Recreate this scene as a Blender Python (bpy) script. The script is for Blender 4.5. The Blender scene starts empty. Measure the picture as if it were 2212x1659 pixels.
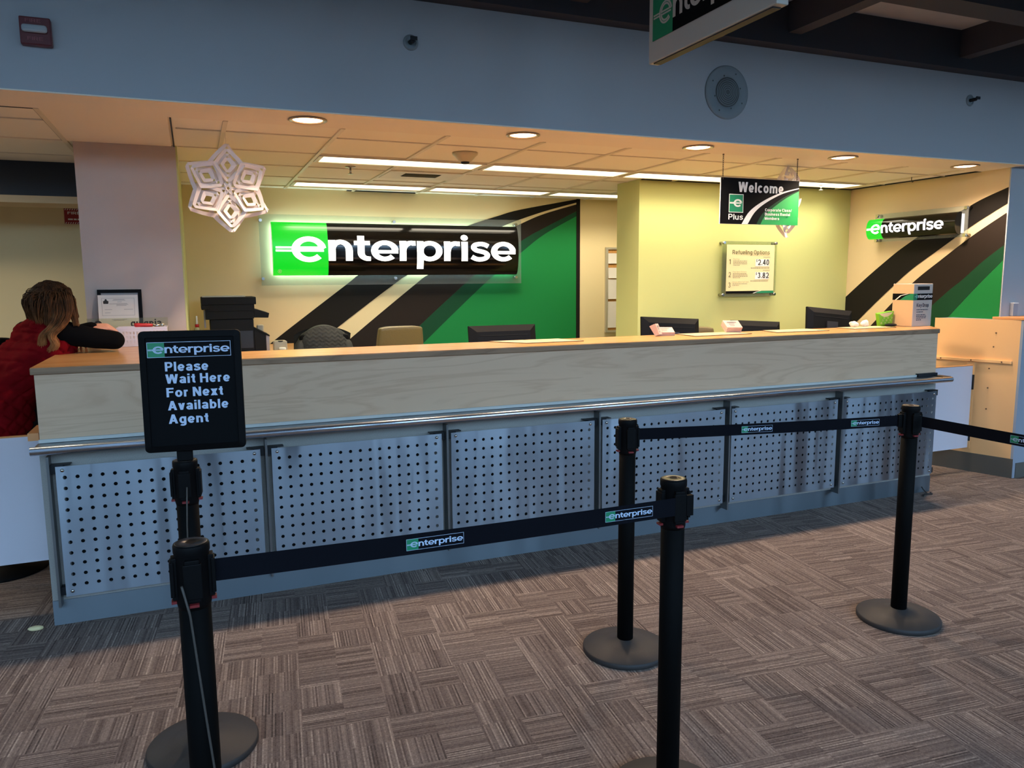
import bpy, bmesh, math, random
from mathutils import Vector, Matrix, noise as mnoise
random.seed(7)
S = bpy.context.scene
COL = S.collection
PI = math.pi

def lin(c):
    c = c / 255.0
    return c / 12.92 if c <= 0.04045 else ((c + 0.055) / 1.055) ** 2.4

# ------------------------------------------------------------------ camera
cd = bpy.data.cameras.new('camera')
cam = bpy.data.objects.new('camera', cd)
COL.objects.link(cam)
cd.sensor_fit = 'HORIZONTAL'
cd.sensor_width = 36.0
cd.lens = 36.0 * 1655.66 / 2212.0
cd.clip_end = 200
Rv = Vector((0.92444, -0.38126, -0.00793)); Fv = Vector((0.37750, 0.91633, -0.13370))
Fv.normalize(); Rv = (Rv - Fv * Rv.dot(Fv)).normalized(); Uv = Rv.cross(Fv)
cm = Matrix.Identity(4)
for i in range(3):
    cm[i][0] = Rv[i]; cm[i][1] = Uv[i]; cm[i][2] = -Fv[i]
cm.translation = Vector((0.5871, -3.9098, 1.5786))
cam.matrix_world = cm
S.camera = cam

# ------------------------------------------------------------------ world + exposure
S.view_settings.view_transform = 'Standard'
S.view_settings.look = 'None'
S.view_settings.gamma = 1
S.view_settings.exposure = 0.0
S.view_settings.use_curve_mapping = False
W = bpy.data.worlds.new('dusk'); S.world = W
W.use_nodes = True
wn = W.node_tree.nodes; wl = W.node_tree.links
wn.clear()
wo = wn.new('ShaderNodeOutputWorld'); wb = wn.new('ShaderNodeBackground')
wt = wn.new('ShaderNodeTexCoord'); ws = wn.new('ShaderNodeSeparateXYZ'); wr = wn.new('ShaderNodeValToRGB')
wl.new(wt.outputs['Generated'], ws.inputs[0]); wl.new(ws.outputs['Z'], wr.inputs[0])
wr.color_ramp.elements[0].position = 0.0; wr.color_ramp.elements[0].color = (0.05, 0.06, 0.07, 1)
e = wr.color_ramp.elements.new(0.02); e.color = (0.29, 0.46, 0.65, 1)
wr.color_ramp.elements[-1].position = 0.6; wr.color_ramp.elements[-1].color = (0.19, 0.31, 0.48, 1)
wl.new(wr.outputs[0], wb.inputs[0]); wb.inputs[1].default_value = 15.5
wl.new(wb.outputs[0], wo.inputs[0])

ZC = 2.4227      # office ceiling and header underside
DL_Y = 0.314
DLX = [1.19 + 1.2192 * i for i in range(-1, 5)]

# ------------------------------------------------------------------ materials
def nt(m):
    return m.node_tree.nodes, m.node_tree.links

def mat(name, rgb, rough=0.6, metal=0.0, emit=None, es=0.0, alpha=1.0, var=0.0, vscale=8.0, bump=0.0, bscale=60.0, spec=0.5, stretch=None):
    m = bpy.data.materials.new(name); m.use_nodes = True
    n, l = nt(m); b = n['Principled BSDF']
    c = tuple(lin(v) for v in rgb) + (1,)
    b.inputs['Base Color'].default_value = c
    b.inputs['Roughness'].default_value = rough
    b.inputs['Metallic'].default_value = metal
    b.inputs['Specular IOR Level'].default_value = spec
    if emit is not None:
        b.inputs['Emission Color'].default_value = tuple(lin(v) for v in emit) + (1,)
        b.inputs['Emission Strength'].default_value = es
    if alpha < 1:
        b.inputs['Alpha'].default_value = alpha
    if var or bump:
        tc = n.new('ShaderNodeTexCoord'); mp = n.new('ShaderNodeMapping')
        l.new(tc.outputs['Object'], mp.inputs[0])
        if stretch: mp.inputs['Scale'].default_value = stretch
        if var:
            t = n.new('ShaderNodeTexNoise'); t.inputs['Scale'].default_value = vscale; t.inputs['Detail'].default_value = 4
            l.new(mp.outputs[0], t.inputs[0])
            r = n.new('ShaderNodeValToRGB')
            r.color_ramp.elements[0].position = 0.3; r.color_ramp.elements[1].position = 0.7
            r.color_ramp.elements[0].color = tuple(v * (1 - var) for v in c[:3]) + (1,)
            r.color_ramp.elements[1].color = tuple(min(1, v * (1 + var)) for v in c[:3]) + (1,)
            l.new(t.outputs[0], r.inputs[0]); l.new(r.outputs[0], b.inputs['Base Color'])
        if bump:
            t = n.new('ShaderNodeTexNoise'); t.inputs['Scale'].default_value = bscale; t.inputs['Detail'].default_value = 3
            l.new(mp.outputs[0], t.inputs[0])
            bp = n.new('ShaderNodeBump'); bp.inputs['Strength'].default_value = bump; bp.inputs['Distance'].default_value = 0.01
            l.new(t.outputs[0], bp.inputs['Height']); l.new(bp.outputs[0], b.inputs['Normal'])
    return m

def mat_wood(name, c1, c2, rough=0.4, scale=1.0):
    m = bpy.data.materials.new(name); m.use_nodes = True
    n, l = nt(m); b = n['Principled BSDF']; b.inputs['Roughness'].default_value = rough
    tc = n.new('ShaderNodeTexCoord'); mp = n.new('ShaderNodeMapping')
    mp.inputs['Scale'].default_value = (0.30 * scale, 3.0 * scale, 3.4 * scale)
    l.new(tc.outputs['Object'], mp.inputs[0])
    t = n.new('ShaderNodeTexNoise'); t.inputs['Scale'].default_value = 2.2; t.inputs['Detail'].default_value = 5; t.inputs['Distortion'].default_value = 0.7
    l.new(mp.outputs[0], t.inputs[0])
    mu = n.new('ShaderNodeMath'); mu.operation = 'MULTIPLY'; mu.inputs[1].default_value = 9.0
    l.new(t.outputs[0], mu.inputs[0])
    fr = n.new('ShaderNodeMath'); fr.operation = 'PINGPONG'; fr.inputs[1].default_value = 0.5
    l.new(mu.outputs[0], fr.inputs[0])
    r = n.new('ShaderNodeValToRGB')
    r.color_ramp.elements[0].position = 0.0; r.color_ramp.elements[0].color = tuple(lin(v) for v in c2) + (1,)
    r.color_ramp.elements[1].position = 0.30; r.color_ramp.elements[1].color = tuple(lin(v) for v in c1) + (1,)
    l.new(fr.outputs[0], r.inputs[0])
    t2 = n.new('ShaderNodeTexNoise'); t2.inputs['Scale'].default_value = 1.1; t2.inputs['Detail'].default_value = 3
    l.new(mp.outputs[0], t2.inputs[0])
    mx = n.new('ShaderNodeMix'); mx.data_type = 'RGBA'; mx.blend_type = 'MULTIPLY'; mx.inputs['Factor'].default_value = 0.25
    l.new(r.outputs[0], mx.inputs['A']); l.new(t2.outputs[0], mx.inputs['B'])
    l.new(mx.outputs['Result'], b.inputs['Base Color'])
    return m

def mat_steel(name, rgb, rough, aniso=0.9, wave=0.35):
    """brushed sheet: highlights smeared along U of the mesh's UV map, gently rippled"""
    m = bpy.data.materials.new(name); m.use_nodes = True
    n, l = nt(m); b = n['Principled BSDF']
    b.inputs['Metallic'].default_value = 1.0; b.inputs['Roughness'].default_value = rough
    b.inputs['Anisotropic'].default_value = aniso
    tg = n.new('ShaderNodeTangent'); tg.direction_type = 'UV_MAP'; tg.uv_map = 'brush'
    l.new(tg.outputs[0], b.inputs['Tangent'])
    tc = n.new('ShaderNodeTexCoord')
    mp2 = n.new('ShaderNodeMapping'); mp2.inputs['Scale'].default_value = (4, 4, 0.5)
    l.new(tc.outputs['Object'], mp2.inputs[0])
    t2 = n.new('ShaderNodeTexNoise'); t2.inputs['Scale'].default_value = 1.0; t2.inputs['Detail'].default_value = 1.5
    l.new(mp2.outputs[0], t2.inputs[0])
    bp = n.new('ShaderNodeBump'); bp.inputs['Strength'].default_value = wave; bp.inputs['Distance'].default_value = 0.06
    l.new(t2.outputs[0], bp.inputs['Height']); l.new(bp.outputs[0], b.inputs['Normal'])
    b.inputs['Base Color'].default_value = tuple(lin(v) for v in rgb) + (1,)
    return m

def brush_uv(o):
    me = o.data; uv = me.uv_layers.new(name='brush')
    for lp in me.loops:
        c = me.vertices[lp.vertex_index].co; uv.data[lp.index].uv = (c.z, c.x)

def mat_carpet():
    m = bpy.data.materials.new('carpet'); m.use_nodes = True
    n, l = nt(m); b = n['Principled BSDF']; b.inputs['Roughness'].default_value = 1.0; b.inputs['Specular IOR Level'].default_value = 0.05
    def M(op, a, bb=None, c=None):
        q = n.new('ShaderNodeMath'); q.operation = op
        for i, v in enumerate((a, bb, c)):
            if v is None: continue
            if isinstance(v, (int, float)): q.inputs[i].default_value = v
            else: l.new(v, q.inputs[i])
        return q.outputs[0]
    def WN(x, y, z):
        c = n.new('ShaderNodeCombineXYZ')
        for i, v in enumerate((x, y, z)):
            if isinstance(v, (int, float)): c.inputs[i].default_value = v
            else: l.new(v, c.inputs[i])
        w = n.new('ShaderNodeTexWhiteNoise'); w.noise_dimensions = '3D'; l.new(c.outputs[0], w.inputs['Vector'])
        return w.outputs['Value']
    tc = n.new('ShaderNodeTexCoord'); mp = n.new('ShaderNodeMapping'); mp.inputs['Rotation'].default_value = (0, 0, math.radians(5.5))
    mp.inputs['Location'].default_value = (20.07, 20.11, 0)
    l.new(tc.outputs['Object'], mp.inputs[0])
    sp = n.new('ShaderNodeSeparateXYZ'); l.new(mp.outputs[0], sp.inputs[0])
    X, Y = sp.outputs[0], sp.outputs[1]
    A = 0.305
    ax, ay = M('FLOOR', M('DIVIDE', X, A)), M('FLOOR', M('DIVIDE', Y, A))
    bx, by = M('FLOOR', M('DIVIDE', X, A / 2)), M('FLOOR', M('DIVIDE', Y, A / 2))
    ra = WN(ax, ay, 1.5)
    parity = M('MODULO', M('ADD', ax, ay), 2.0)
    flip = M('GREATER_THAN', WN(ax, ay, 7.5), 0.58)
    oa = M('ABSOLUTE', M('SUBTRACT', parity, flip))
    # blocks: some cells split into quarters, with an odd quarter turned
    split = M('GREATER_THAN', ra, 0.45)
    turn = M('MULTIPLY', split, M('GREATER_THAN', WN(bx, by, 3.5), 0.66))
    o = M('ABSOLUTE', M('SUBTRACT', oa, turn))
    # stripe coordinate across / along
    def mixv(f, u, v):
        return M('ADD', M('MULTIPLY', f, u), M('MULTIPLY', M('SUBTRACT', 1.0, f), v))
    across = mixv(o, X, Y); along = mixv(o, Y, X)
    st = M('FLOOR', M('DIVIDE', across, 0.0058))
    seg = M('FLOOR', M('DIVIDE', along, A / 2))
    v1 = WN(st, seg, M('ADD', o, 11.5))
    v2 = WN(M('FLOOR', M('DIVIDE', across, 0.034)), M('FLOOR', M('DIVIDE', along, A)), M('ADD', o, 21.5))
    cell = WN(ax, ay, 31.5)
    v = M('ADD', M('ADD', M('ADD', M('MULTIPLY', v1, 0.42), M('MULTIPLY', M('MODULO', st, 2.0), 0.16)), M('ADD', M('MULTIPLY', v2, 0.13), M('MULTIPLY', WN(st, M('FLOOR', M('DIVIDE', along, 0.007)), 41.5), 0.16))), M('MULTIPLY', cell, 0.10))
    nz = n.new('ShaderNodeTexNoise'); nz.inputs['Scale'].default_value = 260; nz.inputs['Detail'].default_value = 2
    l.new(mp.outputs[0], nz.inputs[0])
    v = M('ADD', v, M('MULTIPLY', M('SUBTRACT', nz.outputs[0], 0.5), 0.45))
    r = n.new('ShaderNodeValToRGB'); cr = r.color_ramp
    cr.elements[0].position = 0.08; cr.elements[0].color = tuple(lin(q) for q in (74, 65, 61)) + (1,)
    cr.elements[1].position = 0.95; cr.elements[1].color = tuple(lin(q) for q in (186, 170, 154)) + (1,)
    for p, q in ((0.35, (108, 95, 88)), (0.55, (127, 113, 105)), (0.72, (147, 133, 123))):
        e = cr.elements.new(p); e.color = tuple(lin(k) for k in q) + (1,)
    l.new(v, r.inputs[0]); l.new(r.outputs[0], b.inputs['Base Color'])
    bp = n.new('ShaderNodeBump'); bp.inputs['Strength'].default_value = 0.5; bp.inputs['Distance'].default_value = 0.004
    l.new(v, bp.inputs['Height']); l.new(bp.outputs[0], b.inputs['Normal'])
    return m

def mat_clear(name, tint=(225, 235, 230), mixf=0.12, rough=0.08):
    m = bpy.data.materials.new(name); m.use_nodes = True
    n, l = nt(m); n.clear()
    o = n.new('ShaderNodeOutputMaterial'); t = n.new('ShaderNodeBsdfTransparent'); g = n.new('ShaderNodeBsdfGlossy'); d = n.new('ShaderNodeBsdfDiffuse')
    t.inputs[0].default_value = tuple(lin(v) for v in tint) + (1,)
    g.inputs['Roughness'].default_value = rough
    d.inputs[0].default_value = (0.75, 0.8, 0.78, 1)
    fr = n.new('ShaderNodeFresnel'); fr.inputs[0].default_value = 1.18
    m1 = n.new('ShaderNodeMixShader'); m1.inputs[0].default_value = mixf
    l.new(t.outputs[0], m1.inputs[1]); l.new(d.outputs[0], m1.inputs[2])
    m2 = n.new('ShaderNodeMixShader'); l.new(fr.outputs[0], m2.inputs[0]); l.new(m1.outputs[0], m2.inputs[1]); l.new(g.outputs[0], m2.inputs[2])
    l.new(m2.outputs[0], o.inputs[0])
    return m

MT = {}
MT['carpet'] = mat_carpet()
MT['header'] = mat('header_paint', (176, 181, 186), 0.85, bump=0.06, bscale=300)
MT['soffit'] = mat('soffit_paint', (242, 232, 216), 0.9, bump=0.05, bscale=200)
MT['tile'] = mat('ceiling_tile', (245, 238, 222), 0.95, bump=0.15, bscale=240)
MT['tbar'] = mat('ceiling_bar', (222, 212, 190), 0.5)
MT['cream'] = mat('cream_paint', (226, 206, 158), 0.85, bump=0.05, bscale=220)
MT['cream_r'] = mat('cream_paint_right', (222, 200, 158), 0.85, bump=0.05, bscale=220)
MT['beige'] = mat('beige_paint', (190, 172, 140), 0.9, bump=0.05, bscale=220)
MT['green_paint'] = mat('lime_paint', (196, 198, 128), 0.8, bump=0.05, bscale=220)
MT['lavender'] = mat('lavender_grey_paint', (188, 174, 164), 0.9, var=0.06, vscale=2, bump=0.05, bscale=220)
MT['navy'] = mat('navy_paint', (24, 34, 46), 0.6)
MT['m_black'] = mat('mural_black', (24, 21, 18), 0.75, spec=0.2)
MT['m_black2'] = mat('mural_soft_black', (36, 28, 23), 0.75, spec=0.2)
MT['m_dkgreen'] = mat('mural_dark_green', (16, 66, 40), 0.7, spec=0.2)
MT['m_green'] = mat('mural_green', (18, 122, 58), 0.65, spec=0.25)
MT['maple'] = mat_wood('maple_panel', (226, 192, 158), (214, 178, 144), 0.5)
MT['maple_top'] = mat_wood('maple_top', (218, 164, 106), (204, 148, 92), 0.24)
MT['maple_edge'] = mat_wood('maple_edge', (160, 128, 98), (138, 108, 80), 0.6)
MT['laminate'] = mat('grey_laminate', (152, 150, 144), 0.6, var=0.10, vscale=220)
MT['lit_edge'] = mat('lit_edge_pale', (198, 202, 196), 0.5)  # pale tone for the painted lit edge of the wood
MT['steel'] = mat_steel('brushed_steel', (148, 158, 168), 0.36, 0.9, 1.0)
MT['kick'] = mat_steel('kick_steel', (122, 132, 140), 0.45, 0.8)
MT['rail'] = mat('polished_rail', (214, 220, 230), 0.24, 1.0)
MT['shelf_steel'] = mat('satin_shelf', (150, 154, 158), 0.35, 0.9)
MT['bracket'] = mat('dark_bracket', (34, 38, 42), 0.45, 0.6)
MT['fin'] = mat('steel_fin', (120, 124, 126), 0.4, 0.8)
MT['void'] = mat('dark_backing', (16, 18, 20), 0.9)
MT['black'] = mat('black_plastic', (7, 7, 8), 0.6, spec=0.12)
MT['black_matte'] = mat('black_powder_coat', (5, 5, 5), 0.7, spec=0.1)
MT['base_disc'] = mat('stanchion_base', (46, 44, 43), 0.6, bump=0.05, bscale=150)
MT['belt'] = mat('belt_webbing', (14, 15, 21), 0.95, spec=0.1, bump=0.2, bscale=500)
MT['cap'] = mat('stanchion_cap', (36, 30, 24), 0.3)
MT['red_tab'] = mat('red_tab', (120, 30, 32), 0.5)
MT['cord'] = mat('grey_cord', (70, 64, 58), 0.7)
MT['sign_black'] = mat('sign_black', (7, 8, 10), 0.7, spec=0.1)
MT['ink_white'] = mat('white_ink', (186, 202, 226), 0.6)
MT['logo_green'] = mat('logo_green', (18, 128, 84), 0.5)
MT['white_print'] = mat('white_print', (242, 240, 234), 0.6)
MT['light_panel'] = mat('fluorescent_diffuser', (250, 240, 215), 0.4, emit=(255, 240, 208), es=3.2)
MT['down'] = mat('downlight_glow', (255, 220, 170), 0.4, emit=(255, 206, 150), es=20.0)
MT['down_trim'] = mat('downlight_trim', (170, 150, 128), 0.3, 0.4)
MT['glow_white'] = mat('lit_lettering', (255, 255, 250), 0.3, emit=(255, 255, 246), es=2.2)
MT['glow_white_b'] = mat('lit_lettering_cool', (255, 255, 255), 0.3, emit=(236, 236, 255), es=1.6)
MT['glow_green'] = mat('lit_green_panel', (10, 60, 20), 0.25, emit=(8, 222, 40), es=1.0)
MT['glow_rim'] = mat('lit_rim', (240, 255, 245), 0.4, emit=(205, 245, 255), es=9.0)
MT['glow_rim_b'] = mat('lit_rim_cool', (240, 240, 255), 0.4, emit=(225, 225, 255), es=0.7)
MT['sign_face'] = mat('gloss_black_face', (8, 7, 7), 0.10, spec=0.35)
MT['acrylic'] = mat_clear('clear_acrylic', (240, 242, 232), 0.04)
MT['acrylic_f'] = mat_clear('frosted_acrylic', (236, 242, 240), 0.10, 0.25)
MT['chrome'] = mat('chrome', (190, 186, 178), 0.2, 1.0)
MT['paper'] = mat('white_paper', (226, 220, 210), 0.85)
MT['paper_warm'] = mat('cream_paper', (232, 216, 164), 0.8)
MT['paper_pink'] = mat('pink_paper', (222, 186, 170), 0.8)
MT['mat_paper'] = mat('counter_mat', (226, 196, 150), 0.5)
MT['mat_edge'] = mat('counter_mat_edge', (96, 66, 42), 0.5)
MT['snow'] = mat('thin_paper', (238, 228, 224), 0.8)
MT['ink'] = mat('dark_ink', (40, 38, 36), 0.7)
MT['ink_soft'] = mat('soft_ink', (150, 140, 116), 0.8)
MT['ink_grey'] = mat('grey_ink', (150, 146, 144), 0.8)
MT['ink_olive'] = mat('olive_ink', (86, 80, 44), 0.7)
MT['copier'] = mat('charcoal_plastic', (30, 30, 33), 0.65, spec=0.2)
MT['copier_lt'] = mat('light_grey_plastic', (176, 170, 176), 0.5)
MT['monitor'] = mat('monitor_plastic', (11, 12, 15), 0.6, spec=0.2)
MT['monitor_plate'] = mat('monitor_plate', (44, 46, 56), 0.5)
MT['leather'] = mat('olive_leather', (110, 96, 58), 0.35, bump=0.2, bscale=70)
MT['jacket'] = mat('charcoal_quilt', (38, 40, 36), 0.75, bump=0.2, bscale=90)
MT['red_vest'] = mat('red_quilt', (112, 10, 17), 0.9, spec=0.05, var=0.18, vscale=14, bump=0.25, bscale=40)
MT['sleeve'] = mat('black_knit', (10, 9, 10), 0.95, spec=0.1)
MT['skin'] = mat('skin', (222, 160, 132), 0.55)
MT['trousers'] = mat('dark_trousers', (20, 18, 20), 0.9)
MT['white_basket'] = mat('white_plastic', (222, 214, 222), 0.45)
MT['red_plastic'] = mat('red_plastic', (190, 34, 38), 0.4)
MT['alarm'] = mat('alarm_red', (96, 28, 34), 0.45)
MT['lens'] = mat('strobe_lens', (190, 200, 205), 0.15, 0.3)
MT['speaker'] = mat('speaker_white', (130, 142, 148), 0.6)
MT['grille'] = mat('speaker_grille', (84, 92, 94), 0.7)
MT['white_lam'] = mat('white_laminate', (206, 204, 212), 0.45)
MT['tan_lam'] = mat('tan_laminate', (236, 188, 130), 0.5)
MT['tan_edge'] = mat('tan_wood_edge', (214, 150, 92), 0.5)
MT['base_grey'] = mat('grey_kickboard', (92, 88, 80), 0.6)
MT['base_blue'] = mat('blue_grey_face', (150, 160, 172), 0.5)
MT['green_box'] = mat('lime_tissue_box', (128, 200, 44), 0.5)
MT['deck'] = mat('ceiling_deck', (170, 174, 180), 0.8, var=0.1, vscale=2)
MT['beam'] = mat('dark_beam', (46, 50, 58), 0.7)
MT['cork'] = mat('cork', (196, 140, 76), 0.9, var=0.2, vscale=80)
MT['alu'] = mat('satin_frame', (190, 182, 160), 0.4, 0.3)
MT['box_white'] = mat('box_white', (190, 182, 172), 0.5)
MT['warm_lit_side'] = mat('box_side_warm_light', (216, 178, 136), 0.5)  # tan stands for warm downlight on the white box's side
MT['red_sign'] = mat('red_sign', (150, 34, 36), 0.6)

# ------------------------------------------------------------------ building helpers
WMAT = {}

class MB:
    def __init__(s): s.bm = bmesh.new()
    def v(s, p): return s.bm.verts.new(Vector(p))
    def face(s, vs, smooth=False):
        try:
            f = s.bm.faces.new(vs); f.smooth = smooth; return f
        except ValueError:
            return None
    def quad(s, *pts): return s.face([s.v(p) for p in pts])
    def box(s, x0, x1, y0, y1, z0, z1, M=None):
        c = [(x, y, z) for x in (x0, x1) for y in (y0, y1) for z in (z0, z1)]
        vs = [s.v(M @ Vector(p) if M else p) for p in c]
        for f in ((0, 1, 3, 2), (4, 6, 7, 5), (0, 4, 5, 1), (2, 3, 7, 6), (0, 2, 6, 4), (1, 5, 7, 3)):
            s.face([vs[i] for i in f])
        return s
    def prism(s, poly, M, d0, d1, smooth=False):
        a = [s.v(M @ Vector((p[0], p[1], d0))) for p in poly]
        b = [s.v(M @ Vector((p[0], p[1], d1))) for p in poly]
        n = len(poly)
        s.face(a[::-1]); s.face(b)
        for i in range(n): s.face([a[i], a[(i + 1) % n], b[(i + 1) % n], b[i]], smooth)
        return s
    def flat(s, poly, M, off=0.0):
        s.face([s.v(M @ Vector((p[0], p[1], off))) for p in poly]); return s
    def tube(s, pts, r, seg=12, caps=True, flat=None):
        pts = [Vector(p) for p in pts]; n = len(pts)
        rr = r if isinstance(r, (list, tuple)) else [r] * n
        rings = []; prev = None
        for i, p in enumerate(pts):
            t = (pts[min(i + 1, n - 1)] - pts[max(i - 1, 0)])
            if t.length < 1e-9: t = Vector((0, 0, 1))
            t.normalize()
            if prev is None:
                a = Vector((0, 0, 1)) if abs(t.z) < 0.9 else Vector((1, 0, 0))
                u = t.cross(a).normalized()
            else:
                u = (prev - t * prev.dot(t)).normalized()
            prev = u; w = t.cross(u)
            fl = flat if flat else 1.0
            rings.append([s.v(p + (u * math.cos(2 * PI * k / seg) + w * math.sin(2 * PI * k / seg) * fl) * rr[i]) for k in range(seg)])
        for i in range(n - 1):
            for k in range(seg):
                s.face([rings[i][k], rings[i][(k + 1) % seg], rings[i + 1][(k + 1) % seg], rings[i + 1][k]], True)
        if caps:
            s.face(rings[0][::-1]); s.face(rings[-1])
        return s
    def cyl(s, p0, p1, r, seg=20, r1=None):
        return s.tube([p0, p1], [r, r if r1 is None else r1], seg)
    def lathe(s, prof, o, seg=32, M=None, smooth=True):
        rings = []
        for r, z in prof:
            ring = []
            for k in range(seg):
                a = 2 * PI * k / seg
                p = Vector((r * math.cos(a), r * math.sin(a), z))
                p = (M @ p) if M else p + Vector(o)
                ring.append(s.v(p))
            rings.append(ring)
        for i in range(len(rings) - 1):
            for k in range(seg):
                s.face([rings[i][k], rings[i][(k + 1) % seg], rings[i + 1][(k + 1) % seg], rings[i + 1][k]], smooth)
        s.face(rings[0][::-1]); s.face(rings[-1])
        return s
    def ell(s, c, r, seg=20, rings=12, M=None):
        c = Vector(c); rs = []
        for i in range(1, rings):
            a = PI * i / rings
            row = []
            for k in range(seg):
                b = 2 * PI * k / seg
                p = Vector((r[0] * math.sin(a) * math.cos(b), r[1] * math.sin(a) * math.sin(b), r[2] * math.cos(a)))
                row.append(s.v((M @ p if M else p) + c))
            rs.append(row)
        t = s.v((M @ Vector((0, 0, r[2])) if M else Vector((0, 0, r[2]))) + c)
        bt = s.v((M @ Vector((0, 0, -r[2])) if M else Vector((0, 0, -r[2]))) + c)
        for k in range(seg):
            s.face([t, rs[0][k], rs[0][(k + 1) % seg]], True)
            s.face([bt, rs[-1][(k + 1) % seg], rs[-1][k]], True)
        for i in range(len(rs) - 1):
            for k in range(seg):
                s.face([rs[i][k], rs[i + 1][k], rs[i + 1][(k + 1) % seg], rs[i][(k + 1) % seg]], True)
        return s
    def grid(s, fn, nu, nv, smooth=True):
        g = [[s.v(fn(i / nu, j / nv)) for j in range(nv + 1)] for i in range(nu + 1)]
        for i in range(nu):
            for j in range(nv):
                s.face([g[i][j], g[i + 1][j], g[i + 1][j + 1], g[i][j + 1]], smooth)
        return s

def frame(o, x, up):
    x = Vector(x).normalized(); up = Vector(up); up = (up - x * up.dot(x)).normalized(); n = x.cross(up)
    M = Matrix.Identity(4)
    for i in range(3): M[i][0] = x[i]; M[i][1] = up[i]; M[i][2] = n[i]
    M.translation = Vector(o)
    return M

def obj(name, mb, m, parent=None, bevel=0.0, label=None, local=False, kind=None, wn=False):
    me = bpy.data.meshes.new(name)
    if parent is not None and not local:
        mb.bm.transform(WMAT[parent.as_pointer()].inverted())
    bmesh.ops.recalc_face_normals(mb.bm, faces=mb.bm.faces)
    mb.bm.to_mesh(me); mb.bm.free()
    o = bpy.data.objects.new(name, me); COL.objects.link(o)
    for q in (m if isinstance(m, (list, tuple)) else [m]):
        me.materials.append(MT[q] if isinstance(q, str) else q)
    if parent is not None:
        o.parent = parent; WMAT[o.as_pointer()] = WMAT[parent.as_pointer()]
    else:
        WMAT[o.as_pointer()] = Matrix.Identity(4)
    if bevel:
        b = o.modifiers.new('bevel', 'BEVEL'); b.width = bevel; b.segments = 2; b.limit_method = 'ANGLE'; b.angle_limit = math.radians(40)
    if label: o['label'] = label
    if kind: o['kind'] = kind
    return o

def thing(name, label, cat, loc, group=None, rz=0.0):
    o = bpy.data.objects.new(name, None); COL.objects.link(o); o.empty_display_size = 0.05
    o.location = loc; o.rotation_euler = (0, 0, rz)
    o['label'] = label; o['category'] = cat
    if group: o['group'] = group
    WMAT[o.as_pointer()] = Matrix.Translation(Vector(loc)) @ Matrix.Rotation(rz, 4, 'Z')
    return o

def tag(o, label, cat, group=None, kind=None):
    o['label'] = label; o['category'] = cat
    if group: o['group'] = group
    if kind: o['kind'] = kind
    return o

def dup(root, loc, label, rz=None, group=None):
    r = root.copy(); COL.objects.link(r); r.location = loc
    if rz is not None: r.rotation_euler = (0, 0, rz)
    r['label'] = label
    if group: r['group'] = group
    WMAT[r.as_pointer()] = Matrix.Translation(Vector(loc)) @ Matrix.Rotation(r.rotation_euler[2], 4, 'Z')
    def rec(a, b):
        for ch in list(a.children):
            c = ch.copy(); COL.objects.link(c); c.parent = b
            WMAT[c.as_pointer()] = WMAT[b.as_pointer()]
            rec(ch, c)
    rec(root, r)
    return r

def struct(name, mb, m, parent=None, bevel=0.0):
    o = obj(name, mb, m, parent, bevel)
    if parent is None: o['kind'] = 'structure'
    return o

def rect(x0, y0, x1, y1): return [(x0, y0), (x1, y0), (x1, y1), (x0, y1)]

# ---- the wide rounded logotype, drawn with an elliptical pen
def arc(cx, cy, rx, ry, a0, a1, n=22):
    return [(cx + rx * math.cos(math.radians(a0 + (a1 - a0) * i / n)), cy + ry * math.sin(math.radians(a0 + (a1 - a0) * i / n))) for i in range(n + 1)]

def spline(P, n=10):
    out = []
    for i in range(len(P) - 1):
        p0, p1, p2, p3 = P[max(i - 1, 0)], P[i], P[i + 1], P[min(i + 2, len(P) - 1)]
        for k in range(n):
            t = k / n
            out.append(tuple(0.5 * ((2 * p1[j]) + (-p0[j] + p2[j]) * t + (2 * p0[j] - 5 * p1[j] + 4 * p2[j] - p3[j]) * t * t + (-p0[j] + 3 * p1[j] - 3 * p2[j] + p3[j]) * t ** 3) for j in (0, 1)))
    out.append(P[-1]); return out

def pen(path, wx, wy):
    L, R = [], []
    n = len(path)
    for i, p in enumerate(path):
        a, b = path[max(i - 1, 0)], path[min(i + 1, n - 1)]
        tx, ty = b[0] - a[0], b[1] - a[1]; q = math.hypot(tx, ty) or 1
        nx, ny = -ty / q, tx / q
        L.append((p[0] + nx * wx, p[1] + ny * wy)); R.append((p[0] - nx * wx, p[1] - ny * wy))
    return [[L[i], L[i + 1], R[i + 1], R[i]] for i in range(n - 1)]

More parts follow.
